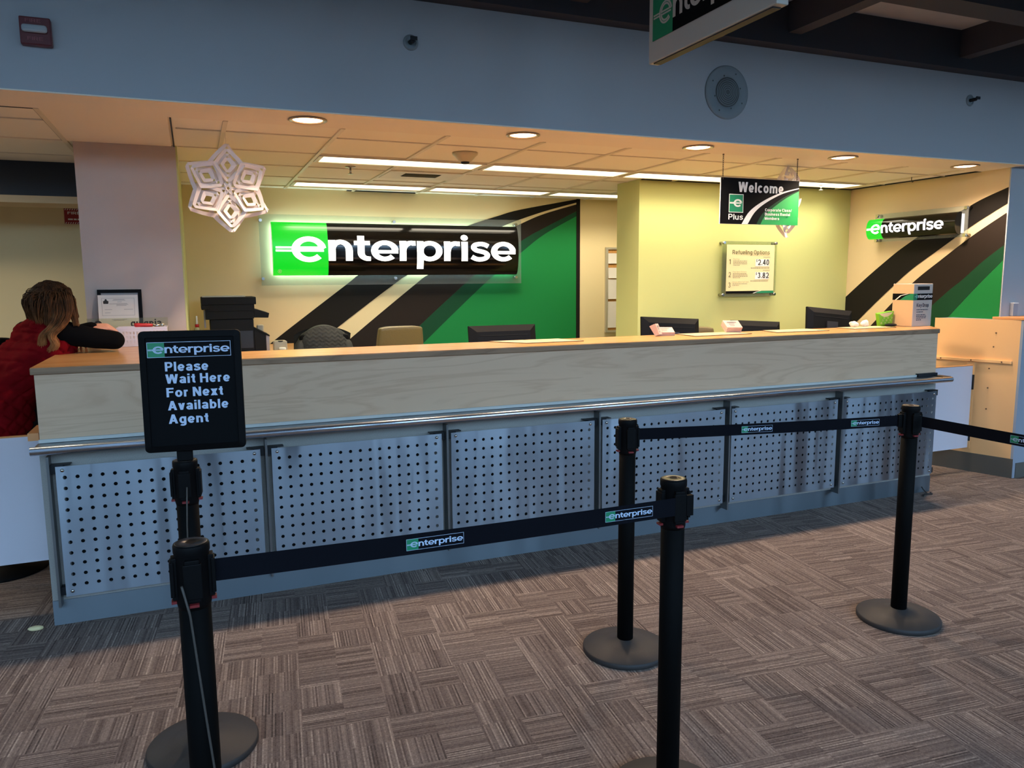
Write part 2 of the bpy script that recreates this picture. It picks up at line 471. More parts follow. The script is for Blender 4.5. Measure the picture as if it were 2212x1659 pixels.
def word_quads():
    q = []; wx, wy = 0.185, 0.115
    def P(path, a=wx, b=wy): q.extend(pen(path, a, b))
    def stem(x, y0, y1): q.append(rect(x - wx, y0, x + wx, y1))
    def ee(cx, cy, rx, ry):
        P(arc(cx, cy, rx, ry, 4, 318, 40)); q.append(rect(cx - rx, cy - 0.05 - wy * 0.75, cx + rx + wx * 0.9, cy - 0.05 + wy * 0.75))
    stem(2.045, 0, 1.04); P(arc(2.49, 0.53, 0.45, 0.42, 180, 0)); stem(2.94, 0, 0.54)
    stem(3.57, 0.36, 1.28); P(arc(3.97, 0.4, 0.4, 0.29, 180, 272)); q.append(rect(3.95, 0.0, 4.08, 0.22)); q.append(rect(3.2, 0.8, 4.05, 1.02))
    ee(4.85, 0.52, 0.565, 0.42)
    stem(5.845, 0, 1.04); P(arc(6.33, 0.5, 0.485, 0.44, 180, 85)); q.append(rect(6.34, 0.80, 6.56, 1.04))
    stem(6.815, -0.42, 1.04); P(arc(7.35, 0.52, 0.54, 0.42, 0, 360, 44))
    stem(8.355, 0, 1.04); P(arc(8.86, 0.5, 0.485, 0.44, 180, 85)); q.append(rect(8.87, 0.80, 9.1, 1.04))
    stem(9.375, 0, 1.04)
    d = arc(9.37, 1.25, 0.21, 0.155, 0, 360, 20); q.append(d[:-1])
    P(spline([(10.78, 0.80), (10.55, 0.90), (10.28, 0.925), (9.98, 0.86), (9.92, 0.70), (10.08, 0.58), (10.36, 0.52), (10.62, 0.44), (10.73, 0.31), (10.62, 0.16), (10.32, 0.09), (10.05, 0.12), (9.80, 0.23)], 6), 0.165, 0.115)
    ee(11.71, 0.52, 0.575, 0.42)
    return q

def e_quads():
    q = pen(arc(0.87, 0.57, 0.685, 0.515, 6, 318, 44), 0.19, 0.125)
    q.append(rect(-0.79, 0.605, 1.66, 0.70)); q.append(rect(-0.79, 0.45, 1.62, 0.545))
    return q
def e_lines():
    q = pen(arc(0.87, 0.57, 0.685, 0.515, 12, 315, 44), 0.022, 0.016)
    q.append(rect(0.25, 0.555, 1.6, 0.595))
    return q

# ---- plain grotesque lettering drawn with a round pen (cap height 1, x-height 0.73)
def glyph(c, h):
    """quads of one letter with half stroke h, and its advance width"""
    q = []; XH = 0.73
    def S(x, y0, y1): q.append(rect(x - h, y0, x + h, y1))
    def B(x0, x1, y): q.append(rect(x0, y - h * 0.88, x1, y + h * 0.88))
    def P(p, k=1.0): q.extend(pen(p, h * k, h * k * 0.92))
    def O(w, y0, y1, x=0.0): P(arc(x + w / 2, (y0 + y1) / 2, w / 2 - h, (y1 - y0) / 2 - h * 0.92, 0, 360, 30))
    def D(x0, y0, x1, y1, k=1.12):      # a slanted stem cut level at both ends
        q.append([(x0 - h * k, y0), (x0 + h * k, y0), (x1 + h * k, y1), (x1 - h * k, y1)])
    def arch(x0, x1, y=0.0):
        P(arc((x0 + x1) / 2, XH - (x1 - x0) * 0.46 - h, (x1 - x0) / 2, (x1 - x0) * 0.46, 170, 0, 14)); S(x1, y, XH - (x1 - x0) * 0.46 - h + 0.002)
    r = h * 0.92
    if c == ' ': return q, 0.28
    if c == 'l': S(h, 0, 1); return q, 2 * h
    if c == 'i': S(h, 0, XH); S(h, 0.84, 1); return q, 2 * h
    if c == 't': S(0.10 + h, 0.16, 0.94); P(arc(0.10 + h + 0.14, 0.17, 0.14, 0.17 - r, 180, 275, 8)); B(0.0, 0.34, XH - r); return q, 0.36
    if c == 'f': S(0.10 + h, 0, 0.82); P(arc(0.10 + h + 0.15, 0.82, 0.15, 0.18 - r, 180, 90, 8)); B(0.0, 0.34, XH - r); return q, 0.36
    if c == 'o': O(0.60, -0.01, XH + 0.01); return q, 0.60
    if c == 'e':
        P(arc(0.295, XH / 2, 0.295 - h, XH / 2 + 0.01 - r, 2, 318, 28)); B(h, 0.295 + 0.295 - h * 0.6, XH / 2 - 0.02); return q, 0.59
    if c == 'c': P(arc(0.29, XH / 2, 0.29 - h, XH / 2 + 0.01 - r, 42, 318, 24)); return q, 0.54
    if c == 'a':
        S(0.55 - h, 0.0, 0.50); P(arc(0.28, 0.50, 0.27 - h, XH - 0.50 + 0.01 - r, 0, 165, 14)); P(arc(0.26, 0.215, 0.26 - h, 0.225 - r, 0, 360, 22)); B(0.28, 0.55 - h, 0.43 - r); return q, 0.57
    if c in 'nhmru':
        if c == 'u':
            S(h, 0.22, XH); P(arc(0.28, 0.26, 0.28 - h, 0.27 - r, 180, 350, 14)); S(0.56 - h, 0, XH); return q, 0.56
        S(h, 0, 1 if c == 'h' else XH)
        if c == 'r': P(arc(0.34, XH - 0.26, 0.34 - h, 0.26 - r + 0.01, 172, 92, 8)); return q, 0.36
        if c == 'm': arch(h, 0.45); arch(0.45, 0.90 - h); return q, 0.90
        arch(h, 0.56 - h); return q, 0.56
    if c in 'pbdqg':
        O(0.58, -0.01, XH + 0.01)
        if c == 'p': S(h, -0.27, XH)
        if c == 'b': S(h, 0, 1)
        if c == 'd': S(0.58 - h, 0, 1)
        if c == 'q': S(0.58 - h, -0.27, XH)
        if c == 'g': S(0.58 - h, -0.06, XH); P(arc(0.29, -0.06, 0.29 - h, 0.22 - r, 0, -150, 12))
        return q, 0.58
    if c == 's': P(spline([(0.50, 0.56), (0.38, XH - r + 0.0), (0.25, XH - r + 0.005), (0.10, 0.56), (0.16, 0.43), (0.30, 0.37), (0.44, 0.30), (0.46, 0.16), (0.28, r - 0.01), (0.15, r + 0.01), (0.04, 0.18)], 6)); return q, 0.54
    if c == 'v': D(h * 1.1, XH, 0.28, 0); D(0.56 - h * 1.1, XH, 0.28, 0); return q, 0.56
    if c == 'x': D(h * 1.2, XH, 0.56 - h * 1.2, 0, 1.3); D(0.56 - h * 1.2, XH, h * 1.2, 0, 1.3); return q, 0.56
    if c == 'y': D(h * 1.1, XH, 0.29, 0.02); D(0.57 - h * 1.1, XH, 0.20, -0.22); B(0.04, 0.20, -0.23); return q, 0.57
    if c == 'k': S(h, 0, 1); D(0.56 - h, XH, h, 0.22, 1.3); D(0.24, 0.42, 0.56 - h, 0, 1.25); return q, 0.57
    if c == 'U': S(h, 0.3, 1); P(arc(0.34, 0.34, 0.34 - h, 0.34 - r, 180, 360, 16)); S(0.68 - h, 0.3, 1); return q, 0.68
    if c == 'L': S(h, 0, 1); B(0, 0.55, r); return q, 0.56
    if c == 'I': S(h, 0, 1); return q, 2 * h
    if c == 'T': S(0.31, 0, 1); B(0, 0.62, 1 - r); return q, 0.62
    if c in 'EF':
        S(h, 0, 1); B(0, 0.60, 1 - r); B(0, 0.56, 0.54)
        if c == 'E': B(0, 0.62, r)
        return q, 0.60
    if c == 'H': S(h, 0, 1); S(0.70 - h, 0, 1); B(0, 0.70, 0.54); return q, 0.70
    if c == 'N': S(h, 0, 1); S(0.70 - h, 0, 1); D(h * 1.1, 1, 0.70 - h * 1.1, 0, 1.2); return q, 0.70
    if c == 'M': S(h, 0, 1); S(0.84 - h, 0, 1); D(h * 1.1, 1, 0.42, 0.0, 1.1); D(0.84 - h * 1.1, 1, 0.42, 0.0, 1.1); return q, 0.84
    if c == 'W': D(h, 1, 0.27, 0); D(0.52, 1, 0.27, 0); D(0.52, 1, 0.77, 0); D(1.04 - h, 1, 0.77, 0); return q, 1.04
    if c == 'A': D(h, 0, 0.37, 1); D(0.74 - h, 0, 0.37, 1); B(0.16, 0.58, 0.30); return q, 0.74
    if c == 'K': S(h, 0, 1); D(0.70 - h, 1, h, 0.30, 1.3); D(0.28, 0.55, 0.70 - h, 0, 1.25); return q, 0.71
    if c in 'PRBD':
        S(h, 0, 1)
        if c == 'D': B(0, 0.32, r); B(0, 0.32, 1 - r); P(arc(0.32, 0.5, 0.36 - h, 0.5 - r, -90, 90, 18)); return q, 0.68
        m = 0.42 if c != 'B' else 0.48
        B(0, 0.40, 1 - r); B(0, 0.40, m + 0.04); P(arc(0.40, (1 - r + m + 0.04) / 2, 0.25 - h, (1 - r - m - 0.04) / 2, -90, 90, 12))
        if c == 'B': B(0, 0.40, r); P(arc(0.40, (r + m + 0.04) / 2, 0.28 - h, (m + 0.04 - r) / 2, -90, 90, 12)); return q, 0.67
        if c == 'R': D(0.42, 0.46, 0.66 - h, 0, 1.25); return q, 0.70
        return q, 0.65
    if c == 'C': P(arc(0.37, 0.5, 0.37 - h, 0.51 - r, 44, 316, 28)); return q, 0.68
    if c == 'O': O(0.76, -0.01, 1.01); return q, 0.76
    if c == 'S': P(spline([(0.58, 0.76), (0.46, 1 - r), (0.30, 1 - r + 0.01), (0.11, 0.76), (0.18, 0.60), (0.33, 0.52), (0.52, 0.42), (0.57, 0.24), (0.42, r), (0.26, r - 0.01), (0.06, 0.26)], 6)); return q, 0.66
    if c == '/': D(0.04, 0, 0.26, 1, 0.9); return q, 0.30
    if c == '.': q.append(rect(0, 0, 2 * h, 2 * r)); return q, 2 * h
    if c == '1': S(0.24, 0, 0.98); D(0.04 + h, 0.74, 0.22, 0.96, 1.2); return q, 0.40
    if c == '2': P(arc(0.28, 0.70, 0.27 - h, 0.30 - r, 172, -20, 14)); P(spline([(0.28 + 0.26 - h - 0.01, 0.64), (0.44, 0.45), (0.20, 0.22), (h, r)], 5)); B(0, 0.56, r); return q, 0.56
    if c == '3': P(arc(0.27, 0.74, 0.25 - h, 0.26 - r, 160, -90, 14)); P(arc(0.27, 0.27, 0.28 - h, 0.27 - r, 90, -165, 16)); return q, 0.56
    if c == '4': S(0.40, 0, 1); B(0, 0.56, 0.28); D(0.36, 0.98, h, 0.28, 1.0); return q, 0.57
    if c == '8': P(arc(0.28, 0.75, 0.25 - h, 0.25 - r, 0, 360, 22)); P(arc(0.28, 0.27, 0.28 - h, 0.28 - r, 0, 360, 24)); return q, 0.56
    if c == '0': O(0.56, -0.01, 1.01); return q, 0.56
    if c == '$': a, w = glyph('S', h); q.extend(a); S(0.33, -0.1, 1.1); return q, w
    return q, 0.4

def put_text(mb, s, M, x0, y0, h, w=None, bold=0.0, off=0.001, mirror=False):
    """baseline-left at (x0, y0); h = capital height; w = total width (None keeps the letters' proportions)"""
    hw = 0.062 + bold * 1.9
    x = 0.0; out = []
    for i, c in enumerate(s):
        q, a = glyph(c, hw)
        out += [[(px + x, py) for px, py in p] for p in q]
        x += a + (0.0 if c == ' ' else 0.17 - hw * 0.55)
    tot = x - (0.17 - hw * 0.55)
    sx = h if w is None else w / tot
    for i_, p in enumerate(out):
        P_ = [(x0 + ((tot - px) if mirror else px) * sx, y0 + py * h) for px, py in p]
        mb.face([mb.v(M @ Vector((a, b_, off + i_ * 1.6e-5))) for a, b_ in P_])
    return tot * sx

# logo: unit frame u in [0,13.6], v in [-0.74,1.92]; placed by fn(u, v, off)
LU0, LU1, LV0, LV1, LG = -0.94, 12.66, -0.74, 1.92, 1.85
def flat_map(M, w):
    k = w / (LU1 - LU0)
    return lambda u, v, o: M @ Vector(((u - LU0) * k, (v - LV0) * k, o))
def quads_to(mb, qs, fn, off, sub=1):
    for i, p in enumerate(qs):
        mb.face([mb.v(fn(a, b, off + (i % 40) * 1.2e-5)) for a, b in p])
def logo(parent, fn, white, green, border=True, thin=True, off=0.0012, e_mat=None):
    a = MB(); quads_to(a, [rect(LU0, LV0, LG, LV1)], fn, off); g = obj('logo_square', a, green, parent)
    a = MB(); quads_to(a, word_quads(), fn, off * 2)
    if border:
        t = 0.075
        for r in (rect(LU0, LV0, LU1, LV0 + t), rect(LU0, LV1 - t, LU1, LV1), rect(LU0, LV0, LU0 + t, LV1), rect(LU1 - t, LV0, LU1, LV1)): quads_to(a, [r], fn, off * 2)
    obj('logo_lettering', a, white, parent)
    a = MB(); quads_to(a, e_quads(), fn, off * 2.2); e = obj('logo_letter', a, e_mat or white, parent)
    if thin:
        a = MB(); quads_to(a, e_lines(), fn, off * 3.2); obj('letter_inline', a, green, e)

# ================================================================== THE SETTING
b = MB(); b.box(-9, 16, -10, 6.2, -0.1, 0.0); struct('floor', b, 'carpet')
# header over the opening, with the return wall at the right of the opening
b = MB(); b.box(-3.5, 14, 0.13, 0.30, ZC, 3.6); struct('wall_front', b, 'header')
b = MB(); b.box(6.5, 14, 0.252, 0.262, 0, ZC); struct('wall_return', b, 'header')
# office ceiling with its grid
b = MB(); b.box(-3.5, 6.5, 0.30, 3.44, ZC, ZC + 0.12); cl = struct('ceiling', b, 'tile')
b = MB(); b.box(-3.5, 6.5, 0.131, 0.50, ZC - 0.006, ZC + 0.0); b.box(-0.07, 0.515, 0.50, 1.41, ZC - 0.006, ZC)
obj('soffit_band', b, 'soffit', cl)
b = MB()
gx0, gy0, T = 1.405, 0.8086, 0.6096
for i in range(-1, 9):
    x = gx0 + T * i
    if x < 6.5: b.box(x - 0.012, x + 0.012, 0.49, 3.43, ZC - 0.009, ZC + 0.001)
for i in range(-8, 0):
    x = -0.06 + T * (i + 1)
    b.box(x - 0.012, x + 0.012, 0.49, 2.39, ZC - 0.009, ZC + 0.001)
for j in range(0, 5):
    y = gy0 + T * j
    b.box(0.55, 6.5, y - 0.006, y + 0.006, ZC - 0.006, ZC + 0.001)
    if y < 2.3: b.box(-3.5, -0.06, y - 0.006, y + 0.006, ZC - 0.006, ZC + 0.001)
obj('ceiling_grid', b, 'tbar', cl)
b = MB()
for x in (0.53,): b.box(x - 0.004, x + 0.004, 0.5, 1.41, ZC - 0.0085, ZC)
b.box(-3.5, -0.06, 0.496, 0.504, ZC - 0.0085, ZC); b.box(-0.074, -0.066, 0.5, 1.41, ZC - 0.0085, ZC)
b.box(1.96, 2.62, 3.395, 3.43, ZC - 0.008, ZC); b.box(4.15, 6.5, 1.805, 1.829, ZC - 0.008, ZC); b.box(6.47, 6.499, 0.5, 1.83, ZC - 0.008, ZC)
obj('shadow_gap', b, 'bracket', cl)
# back wall, right wall, lime partition, left partition
b = MB(); b.box(-3.6, 8.0, 3.44, 3.56, 0, ZC + 0.12); struct('wall_back', b, 'cream')
b = MB(); b.box(6.5, 6.62, 0.2625, 3.44, 0, ZC); struct('wall_right', b, 'cream_r')
b = MB(); b.box(4.135, 6.499, 1.83, 2.20, 0, ZC - 0.001); struct('wall_partition', b, 'green_paint')
b = MB(); b.box(-0.02, 0.535, 1.412, 3.439, 0, ZC - 0.001); wl_ = struct('wall_left', b, 'lavender')
b = MB(); b.box(0.5355, 0.545, 1.413, 3.439, 0, ZC - 0.001); obj('side_face', b, 'green_paint', wl_)
b = MB(); b.box(-3.5, -0.021, 2.39, 2.75, 2.19, ZC - 0.001); struct('trim_1', b, 'navy')
b = MB(); b.box(-3.5, -0.021, 2.385, 2.75, 2.14, 2.189); struct('trim_2', b, 'beige')
b = MB(); b.box(-3.6, -3.48, 0.30, 3.44, 0, ZC); struct('wall_side', b, 'beige')
# hall ceiling: a low deck on beams above the queue, then a taller hall with high windows behind the viewer
b = MB(); b.box(-9, 16, -5.0, 0.13, 3.26, 3.36); hc = struct('ceiling_hall', b, 'deck')
b = MB(); b.box(-9, 16, 0.03, 0.129, 3.01, 3.26)
for i in range(-5, 10): b.box(2.62 + 1.5 * i - 0.05, 2.62 + 1.5 * i + 0.05, -5.0, 0.03, 3.08, 3.26)
for j in range(0, 5): b.box(-9, 16, -0.62 - 1.0 * j - 0.09, -0.62 - 1.0 * j + 0.09, 3.10, 3.26)
obj('ceiling_joists', b, 'beam', hc)
b = MB(); b.box(-9, 16, -5.0, -4.9, 3.36, 7.0); struct('wall_fascia', b, 'header')
b = MB(); b.box(-9.1, 16.1, -10.1, -4.9, 7.0, 7.1); struct('ceiling_high', b, 'deck')
b = MB()
DR = [(-4.6, -3.6), (-0.5, 0.5), (4.2, 5.2), (9.4, 10.4)]        # glazed doors to the outside, open to the dusk
xs_ = [-9] + [q for d in DR for q in d] + [16]
for i in range(0, len(xs_), 2): b.box(xs_[i], xs_[i + 1], -10.1, -10, 0, 2.9)
for d in DR: b.box(d[0], d[1], -10.1, -10, 2.1, 2.9)
struct('wall_hall', b, 'header')
b = MB()
for d in DR:
    for x in (d[0], (d[0] + d[1]) / 2 - 0.04, d[1] - 0.08): b.box(x, x + 0.08, -10.06, -9.98, 0, 2.1)
struct('door_1', b, 'beam')
b = MB()
for x in (-2.6, 0.35, 3.1, 5.6, 8.2, 12.6): b.box(x - 0.19, x + 0.19, -7.2, -6.82, 0, 7.0)  # unseen columns, added to put dark vertical bands in the steel's reflections
struct('added_columns', b, 'beam')
b = MB()
for i in range(0, 17): b.box(-9 + 1.55 * i - 0.08, -9 + 1.55 * i + 0.08, -10.1, -9.95, 2.9, 7.0)
b.box(-9, 16, -10.1, -9.95, 4.6, 4.7)
struct('window_1', b, 'beam')
b = MB(); b.box(-9.1, -9, -10, 3.4, 0, 7.0); struct('wall_hall_left', b, 'header')
b = MB(); b.box(16, 16.1, -10, 3.4, 0, 7.0); struct('wall_hall_right', b, 'header')

# ------------------------------------------------------------------ wall graphics (vinyl on the two walls)
def mural(name, label, M, c1, c2, c3, c4, c5, xe, zb, bar):
    t = thing(name, label, 'mural', M.translation)
    def ext(c):
        (x0, z0), (x1, z1) = c[0], c[1]
        if z0 > zb:
            k = (x1 - x0) / (z1 - z0); c = [(x0 - k * (z0 - zb) * 0.92, zb)] + c
        return c
    def band(nm, lo, hi, m, d):
        b = MB(); lo = ext(lo); hi = ext(hi)
        A = spline(lo, 6); B = spline(hi, 6)
        n = 40
        def samp(C, t):
            q = t * (len(C) - 1); i = min(int(q), len(C) - 2); f = q - i
            return (C[i][0] + (C[i + 1][0] - C[i][0]) * f, C[i][1] + (C[i + 1][1] - C[i][1]) * f)
        for i in range(n):
            p, q_ = samp(A, i / n), samp(A, (i + 1) / n); r, s_ = samp(B, (i + 1) / n), samp(B, i / n)
            b.face([b.v(M @ Vector((u[0], u[1], d))) for u in (p, q_, r, s_)])
        obj(nm, b, m, t)
    band('black_stripe', c1, c2, 'm_black', 0.002)
    band('black_stripe', c3, c4, 'm_black2', 0.002)
    band('dark_green_stripe', c4, c5, 'm_dkgreen', 0.0025)
    band('green_field', c5, [(xe, zb), (xe, (zb + c5[-1][1]) / 2), (xe, c5[-1][1])], 'm_green', 0.002)
    if bar:
        b = MB(); b.box(0, bar, zb, c1[-1][1] + 0.006, 0.001, 0.006, M @ Matrix.Translation((xe, 0, 0))); obj('edge_strip', b, 'm_black', t)
    return t
mural('wall_mural', 'curving black, cream and green road graphic on back wall behind the long lit sign', frame((0, 3.439, 0), (1, 0, 0), (0, 0, 1)),
      [(1.255, 1.053), (1.938, 1.56), (2.08, 1.66), (2.60, 1.92), (3.171, 2.129), (3.468, 2.224), (3.719, 2.295), (4.362, 2.418)],
      [(1.854, 1.167), (2.393, 1.556), (2.541, 1.65), (3.05, 1.93), (3.556, 2.137), (3.719, 2.197), (3.994, 2.286), (4.362, 2.385)],
      [(1.958, 1.05), (2.604, 1.554), (2.755, 1.655), (3.2, 1.91), (3.736, 2.158), (3.994, 2.261), (4.362, 2.366)],
      [(2.627, 1.139), (3.109, 1.55), (3.268, 1.671), (3.735, 1.984), (3.994, 2.12), (4.362, 2.296)],
      [(2.673, 0.976), (3.319, 1.548), (3.735, 1.869), (3.994, 2.054), (4.362, 2.245)], 4.362, 0.75, 0.042)
Mr = frame((6.499, 0, 0), (0, -1, 0), (0, 0, 1))
ng = lambda L: [(-a, z) for a, z in L]
mural('wall_mural', 'smaller black, cream and green road graphic on right wall behind the key drop box', Mr,
      ng([(1.829, 1.395), (1.361, 1.742), (1.143, 1.88), (0.85, 2.04), (0.621, 2.135), (0.469, 2.201), (0.262, 2.27)]),
      ng([(1.678, 1.159), (1.253, 1.525), (1.073, 1.664), (0.822, 1.821), (0.616, 1.95), (0.457, 2.041), (0.262, 2.144)]),
      ng([(1.375, 1.261), (1.074, 1.534), (0.815, 1.722), (0.538, 1.912), (0.262, 2.075)]),
      ng([(0.829, 1.371), (0.605, 1.551), (0.43, 1.703), (0.262, 1.826)]),
      ng([(0.773, 1.164), (0.591, 1.367), (0.418, 1.551), (0.262, 1.707)]), -0.262, 0.5, 0)

# ================================================================== THE COUNTER
TOP = 1.21
ct = thing('service_counter', 'long pale wood rental counter with perforated steel front and steel bumper rail', 'counter', (2.7, 0.4, 0))
A_ = [(-0.10, 0.05), (5.56, 0.05), (5.93, 0.49), (0.62, 0.49), (0.62, 1.40), (-0.10, 1.40)]
XY = Matrix.Identity(4)
b = MB(); b.box(-0.10, 5.575, 0.05, 0.09, 0.0, 0.845); b.box(5.535, 5.575, 0.09, 0.30, 0, 0.845); b.box(-0.10, -0.06, 0.09, 0.40, 0, 0.845)
b.box(0.1, 0.14, 0.40, 1.40, 0, 1.17)
obj('lower_body', b, 'laminate', ct)
b = MB(); b.box(-0.092, 5.56, 0.046, 0.09, 0.845, 1.178); obj('wood_front', b, 'maple', ct)
b = MB()
b.prism([(-0.105, 0.032), (5.562, 0.032), (5.93, 0.47), (0.62, 0.47), (0.62, 1.40), (-0.105, 1.40)], XY, 1.178, TOP - 0.001)
obj('counter_top_edge', b, 'maple_edge', ct, bevel=0.004)
b = MB(); b.prism([(-0.103, 0.034), (5.56, 0.034), (5.928, 0.468), (0.618, 0.468), (0.618, 1.398), (-0.103, 1.398)], XY, TOP - 0.001, TOP); obj('counter_top', b, 'maple_top', ct)
b = MB(); b.box(-0.095, 5.45, 0.034, 0.048, 0.868, 0.884); obj('painted_lit_edge', b, 'lit_edge', ct)  # pale strip paints the light caught along the wood's bottom edge
# bumper shelf and rail
b = MB(); b.box(-0.10, 5.56, -0.075, 0.048, 0.845, 0.866); obj('bumper_shelf', b, 'shelf_steel', ct)
b = MB()
prof = [(-0.075 - 0.017 * math.cos(a), 0.853 + 0.019 * math.sin(a)) for a in [math.radians(-90 + 180 * i / 14) for i in range(15)]]
prof = [(y, z) for y, z in prof] + [(-0.070, 0.872), (-0.070, 0.834)]
Mx = Matrix(((0, 0, 1, 0), (1, 0, 0, 0), (0, 1, 0, 0), (0, 0, 0, 1)))
b.prism(prof, Mx, -0.112, 5.575, True); obj('bumper_rail', b, 'rail', ct)
b = MB(); b.box(5.36, 5.55, 0.020, 0.046, 0.868, 0.892); b.box(5.52, 5.60, -0.05, 0.046, 0.867, 0.871); obj('rail_end_bracket', b, 'bracket', ct)
b = MB(); b.box(-0.10, 5.575, 0.044, 0.0499, 0.0, 0.118); brush_uv(obj('kick_plate', b, 'kick', ct))
# fins between the perforated panels
PT = 0.936; p_ = 0.0508; HZ = 0.709
b = MB(); b.box(-0.0055, 0.0055, -0.018, 0.049, 0.105, 0.812); fin_mesh = None
for k in range(-1, 5):
    x = -0.0605 + PT * (k + 1)
    if fin_mesh is None:
        b.bm.transform(Matrix.Translation((x, 0, 0))); f0 = obj('panel_fin', b, 'fin', ct); fx = x; fin_mesh = f0
    else:
        c = f0.copy(); COL.objects.link(c); c.location.x = x - fx
# perforated panels: every hole is cut
def perforated():
    b = MB(); NX, NY, r = 17, 11, 0.0087; x0, x1, z0, z1 = -0.035, 0.848, 0.148, 0.761
    seg = 12; h = p_ / 2
    xs = [x0] + [i * p_ - h for i in range(NX)] + [(NX - 1) * p_ + h, x1]
    zs = [z1] + [HZ - j * p_ + h for j in range(NY)] + [HZ - (NY - 1) * p_ - h, z0]
    for i in range(len(xs) - 1):
        for j in range(len(zs) - 1):
            if 1 <= i <= NX and 1 <= j <= NY:
                cx, cz = (i - 1) * p_, HZ - (j - 1) * p_
                inn, out, back = [], [], []
                for k in range(seg):
                    a = 2 * PI * k / seg + PI / seg * 0
                    c, s = math.cos(a), math.sin(a); q = h / max(abs(c), abs(s))
                    inn.append(b.v((cx + r * c, 0, cz + r * s))); out.append(b.v((cx + q * c, 0, cz + q * s))); back.append(b.v((cx + r * c, 0.003, cz + r * s)))
                for k in range(seg):
                    k2 = (k + 1) % seg
                    b.face([inn[k], inn[k2], out[k2], out[k]]); b.face([inn[k], back[k], back[k2], inn[k2]], True)
                for k in (1, 4, 7, 10):      # square corners
                    k2 = k + 1; c = 2 * PI * (k + 0.5) / seg
                    sx, sz = (1 if math.cos(c) > 0 else -1), (1 if math.sin(c) > 0 else -1)
                    b.face([out[k], out[k2], b.v((cx + sx * h, 0, cz + sz * h))])
            else:
                b.face([b.v(q) for q in ((xs[i], 0, zs[j]), (xs[i + 1], 0, zs[j]), (xs[i + 1], 0, zs[j + 1]), (xs[i], 0, zs[j + 1]))])
    for s in ((x0, x0, z0, z1), (x1, x1, z0, z1)): b.face([b.v(q) for q in ((s[0], 0, s[2]), (s[0], 0.003, s[2]), (s[0], 0.003, s[3]), (s[0], 0, s[3]))])
    b.face([b.v(q) for q in ((x0, 0, z1), (x1, 0, z1), (x1, 0.003, z1), (x0, 0.003, z1))]); b.face([b.v(q) for q in ((x0, 0, z0), (x1, 0, z0), (x1, 0.003, z0), (x0, 0.003, z0))])
    return b
def copies(src, parent):
    for k in range(1, 6):
        c = src.copy(); COL.objects.link(c); c.location.x = src.location.x + PT * k; c.parent = parent
        for ch in src.children:
            d = ch.copy(); COL.objects.link(d); d.parent = c
pf = perforated(); bmesh.ops.remove_doubles(pf.bm, verts=pf.bm.verts, dist=0.00005)
pn = obj('perforated_panel', pf, 'steel', ct); brush_uv(pn)
for sx in (-0.008, 0.82):
    for sz in (0.743, 0.172):
        b = MB(); b.ell((sx, -0.002, sz), (0.0085, 0.006, 0.0085), 14, 8); obj('rivet', b, 'chrome', pn)
b = MB(); b.box(-0.006, 0.795, 0.030, 0.034, 0.185, 0.722); obj('dark_backing', b, 'void', pn)
for sx, w in ((-0.055, 0.05), (0.815, 0.052)):
    for z0, z1 in ((0.728, 0.768), (0.155, 0.192)):
        b = MB(); b.box(sx, sx + w, 0.006, 0.049, z0, z1); b.box(sx if sx < 0 else sx - 0.03, sx + w + (0.03 if sx < 0 else 0), 0.004, 0.049, z1 - 0.003 if z0 > 0.5 else z0, z1 + 0.001 if z0 > 0.5 else z0 + 0.004); obj('bracket', b, 'bracket', pn)
copies(pn, ct)

# ================================================================== STANCHIONS
ST_G = 'black belt stanchions'
def stanchion(loc, label, tall=True):
    t = thing('stanchion', label, 'stanchion', loc, ST_G)
    R_ = 0.034
    b = MB(); b.lathe([(0.178, 0.0), (0.180, 0.004), (0.180, 0.018), (0.175, 0.024), (0.10, 0.036), (0.045, 0.050), (0.040, 0.056), (0.030, 0.058)], (0, 0, 0), 48); obj('base', b, 'base_disc', t, local=True)
    b = MB(); b.lathe([(R_, 0.05), (R_, 0.985)], (0, 0, 0), 28); obj('pole', b, 'black_matte', t, local=True)
    b = MB(); b.lathe([(0.0345, 0.862), (0.0365, 0.872), (0.0365, 0.985), (0.0385, 0.990), (0.0385, 1.004), (0.037, 1.008), (0.02, 1.009)], (0, 0, 0), 32); hd = obj('head', b, 'black', t, local=True)
    b = MB(); b.lathe([(0.035, 1.0088), (0.033, 1.0096), (0.012, 1.0098), (0.010, 1.0075), (0.004, 1.0075)], (0, 0, 0), 28); obj('cap', b, 'cap', hd, local=True)
    for k in range(4):
        a = k * PI / 2; M = Matrix.Rotation(a, 4, 'Z')
        b = MB(); b.box(0.030, 0.044, -0.015, 0.015, 0.884, 0.980, M); b.box(0.038, 0.047, -0.019, 0.019, 0.892, 0.972, M)
        sl = obj('belt_slot', b, 'black', t, local=True, bevel=0.002)
        b = MB(); b.box(0.036, 0.047, -0.010, 0.010, 0.874, 0.880, M); obj('release_tab', b, 'red_tab', sl, local=True)
    return t
def turned(t, deg):
    t.rotation_euler[2] = math.radians(deg); WMAT[t.as_pointer()] = Matrix.Translation(t.location) @ Matrix.Rotation(math.radians(deg), 4, 'Z')
    return t
s_fr = turned(stanchion((1.84, -2.09, 0), 'black stanchion front centre, its base below the frame, receiving the nearer belt'), -96)
s_fl = turned(dup(s_fr, (0.55, -2.12, 0), 'black stanchion in front of the waiting sign, starting the nearer belt'), 0)
s_cb = turned(dup(s_fr, (2.215, -1.21, 0), 'black stanchion before the fourth perforated panel, starting the belt along the counter'), -10)
s_r = turned(dup(s_fr, (3.54, -1.45, 0), 'black stanchion standing before the last perforated panel where two belts meet'), -13)
s_s = turned(dup(s_fr, (0.53, -1.244, 0), 'black stanchion carrying the framed waiting sign on its head'), -6)
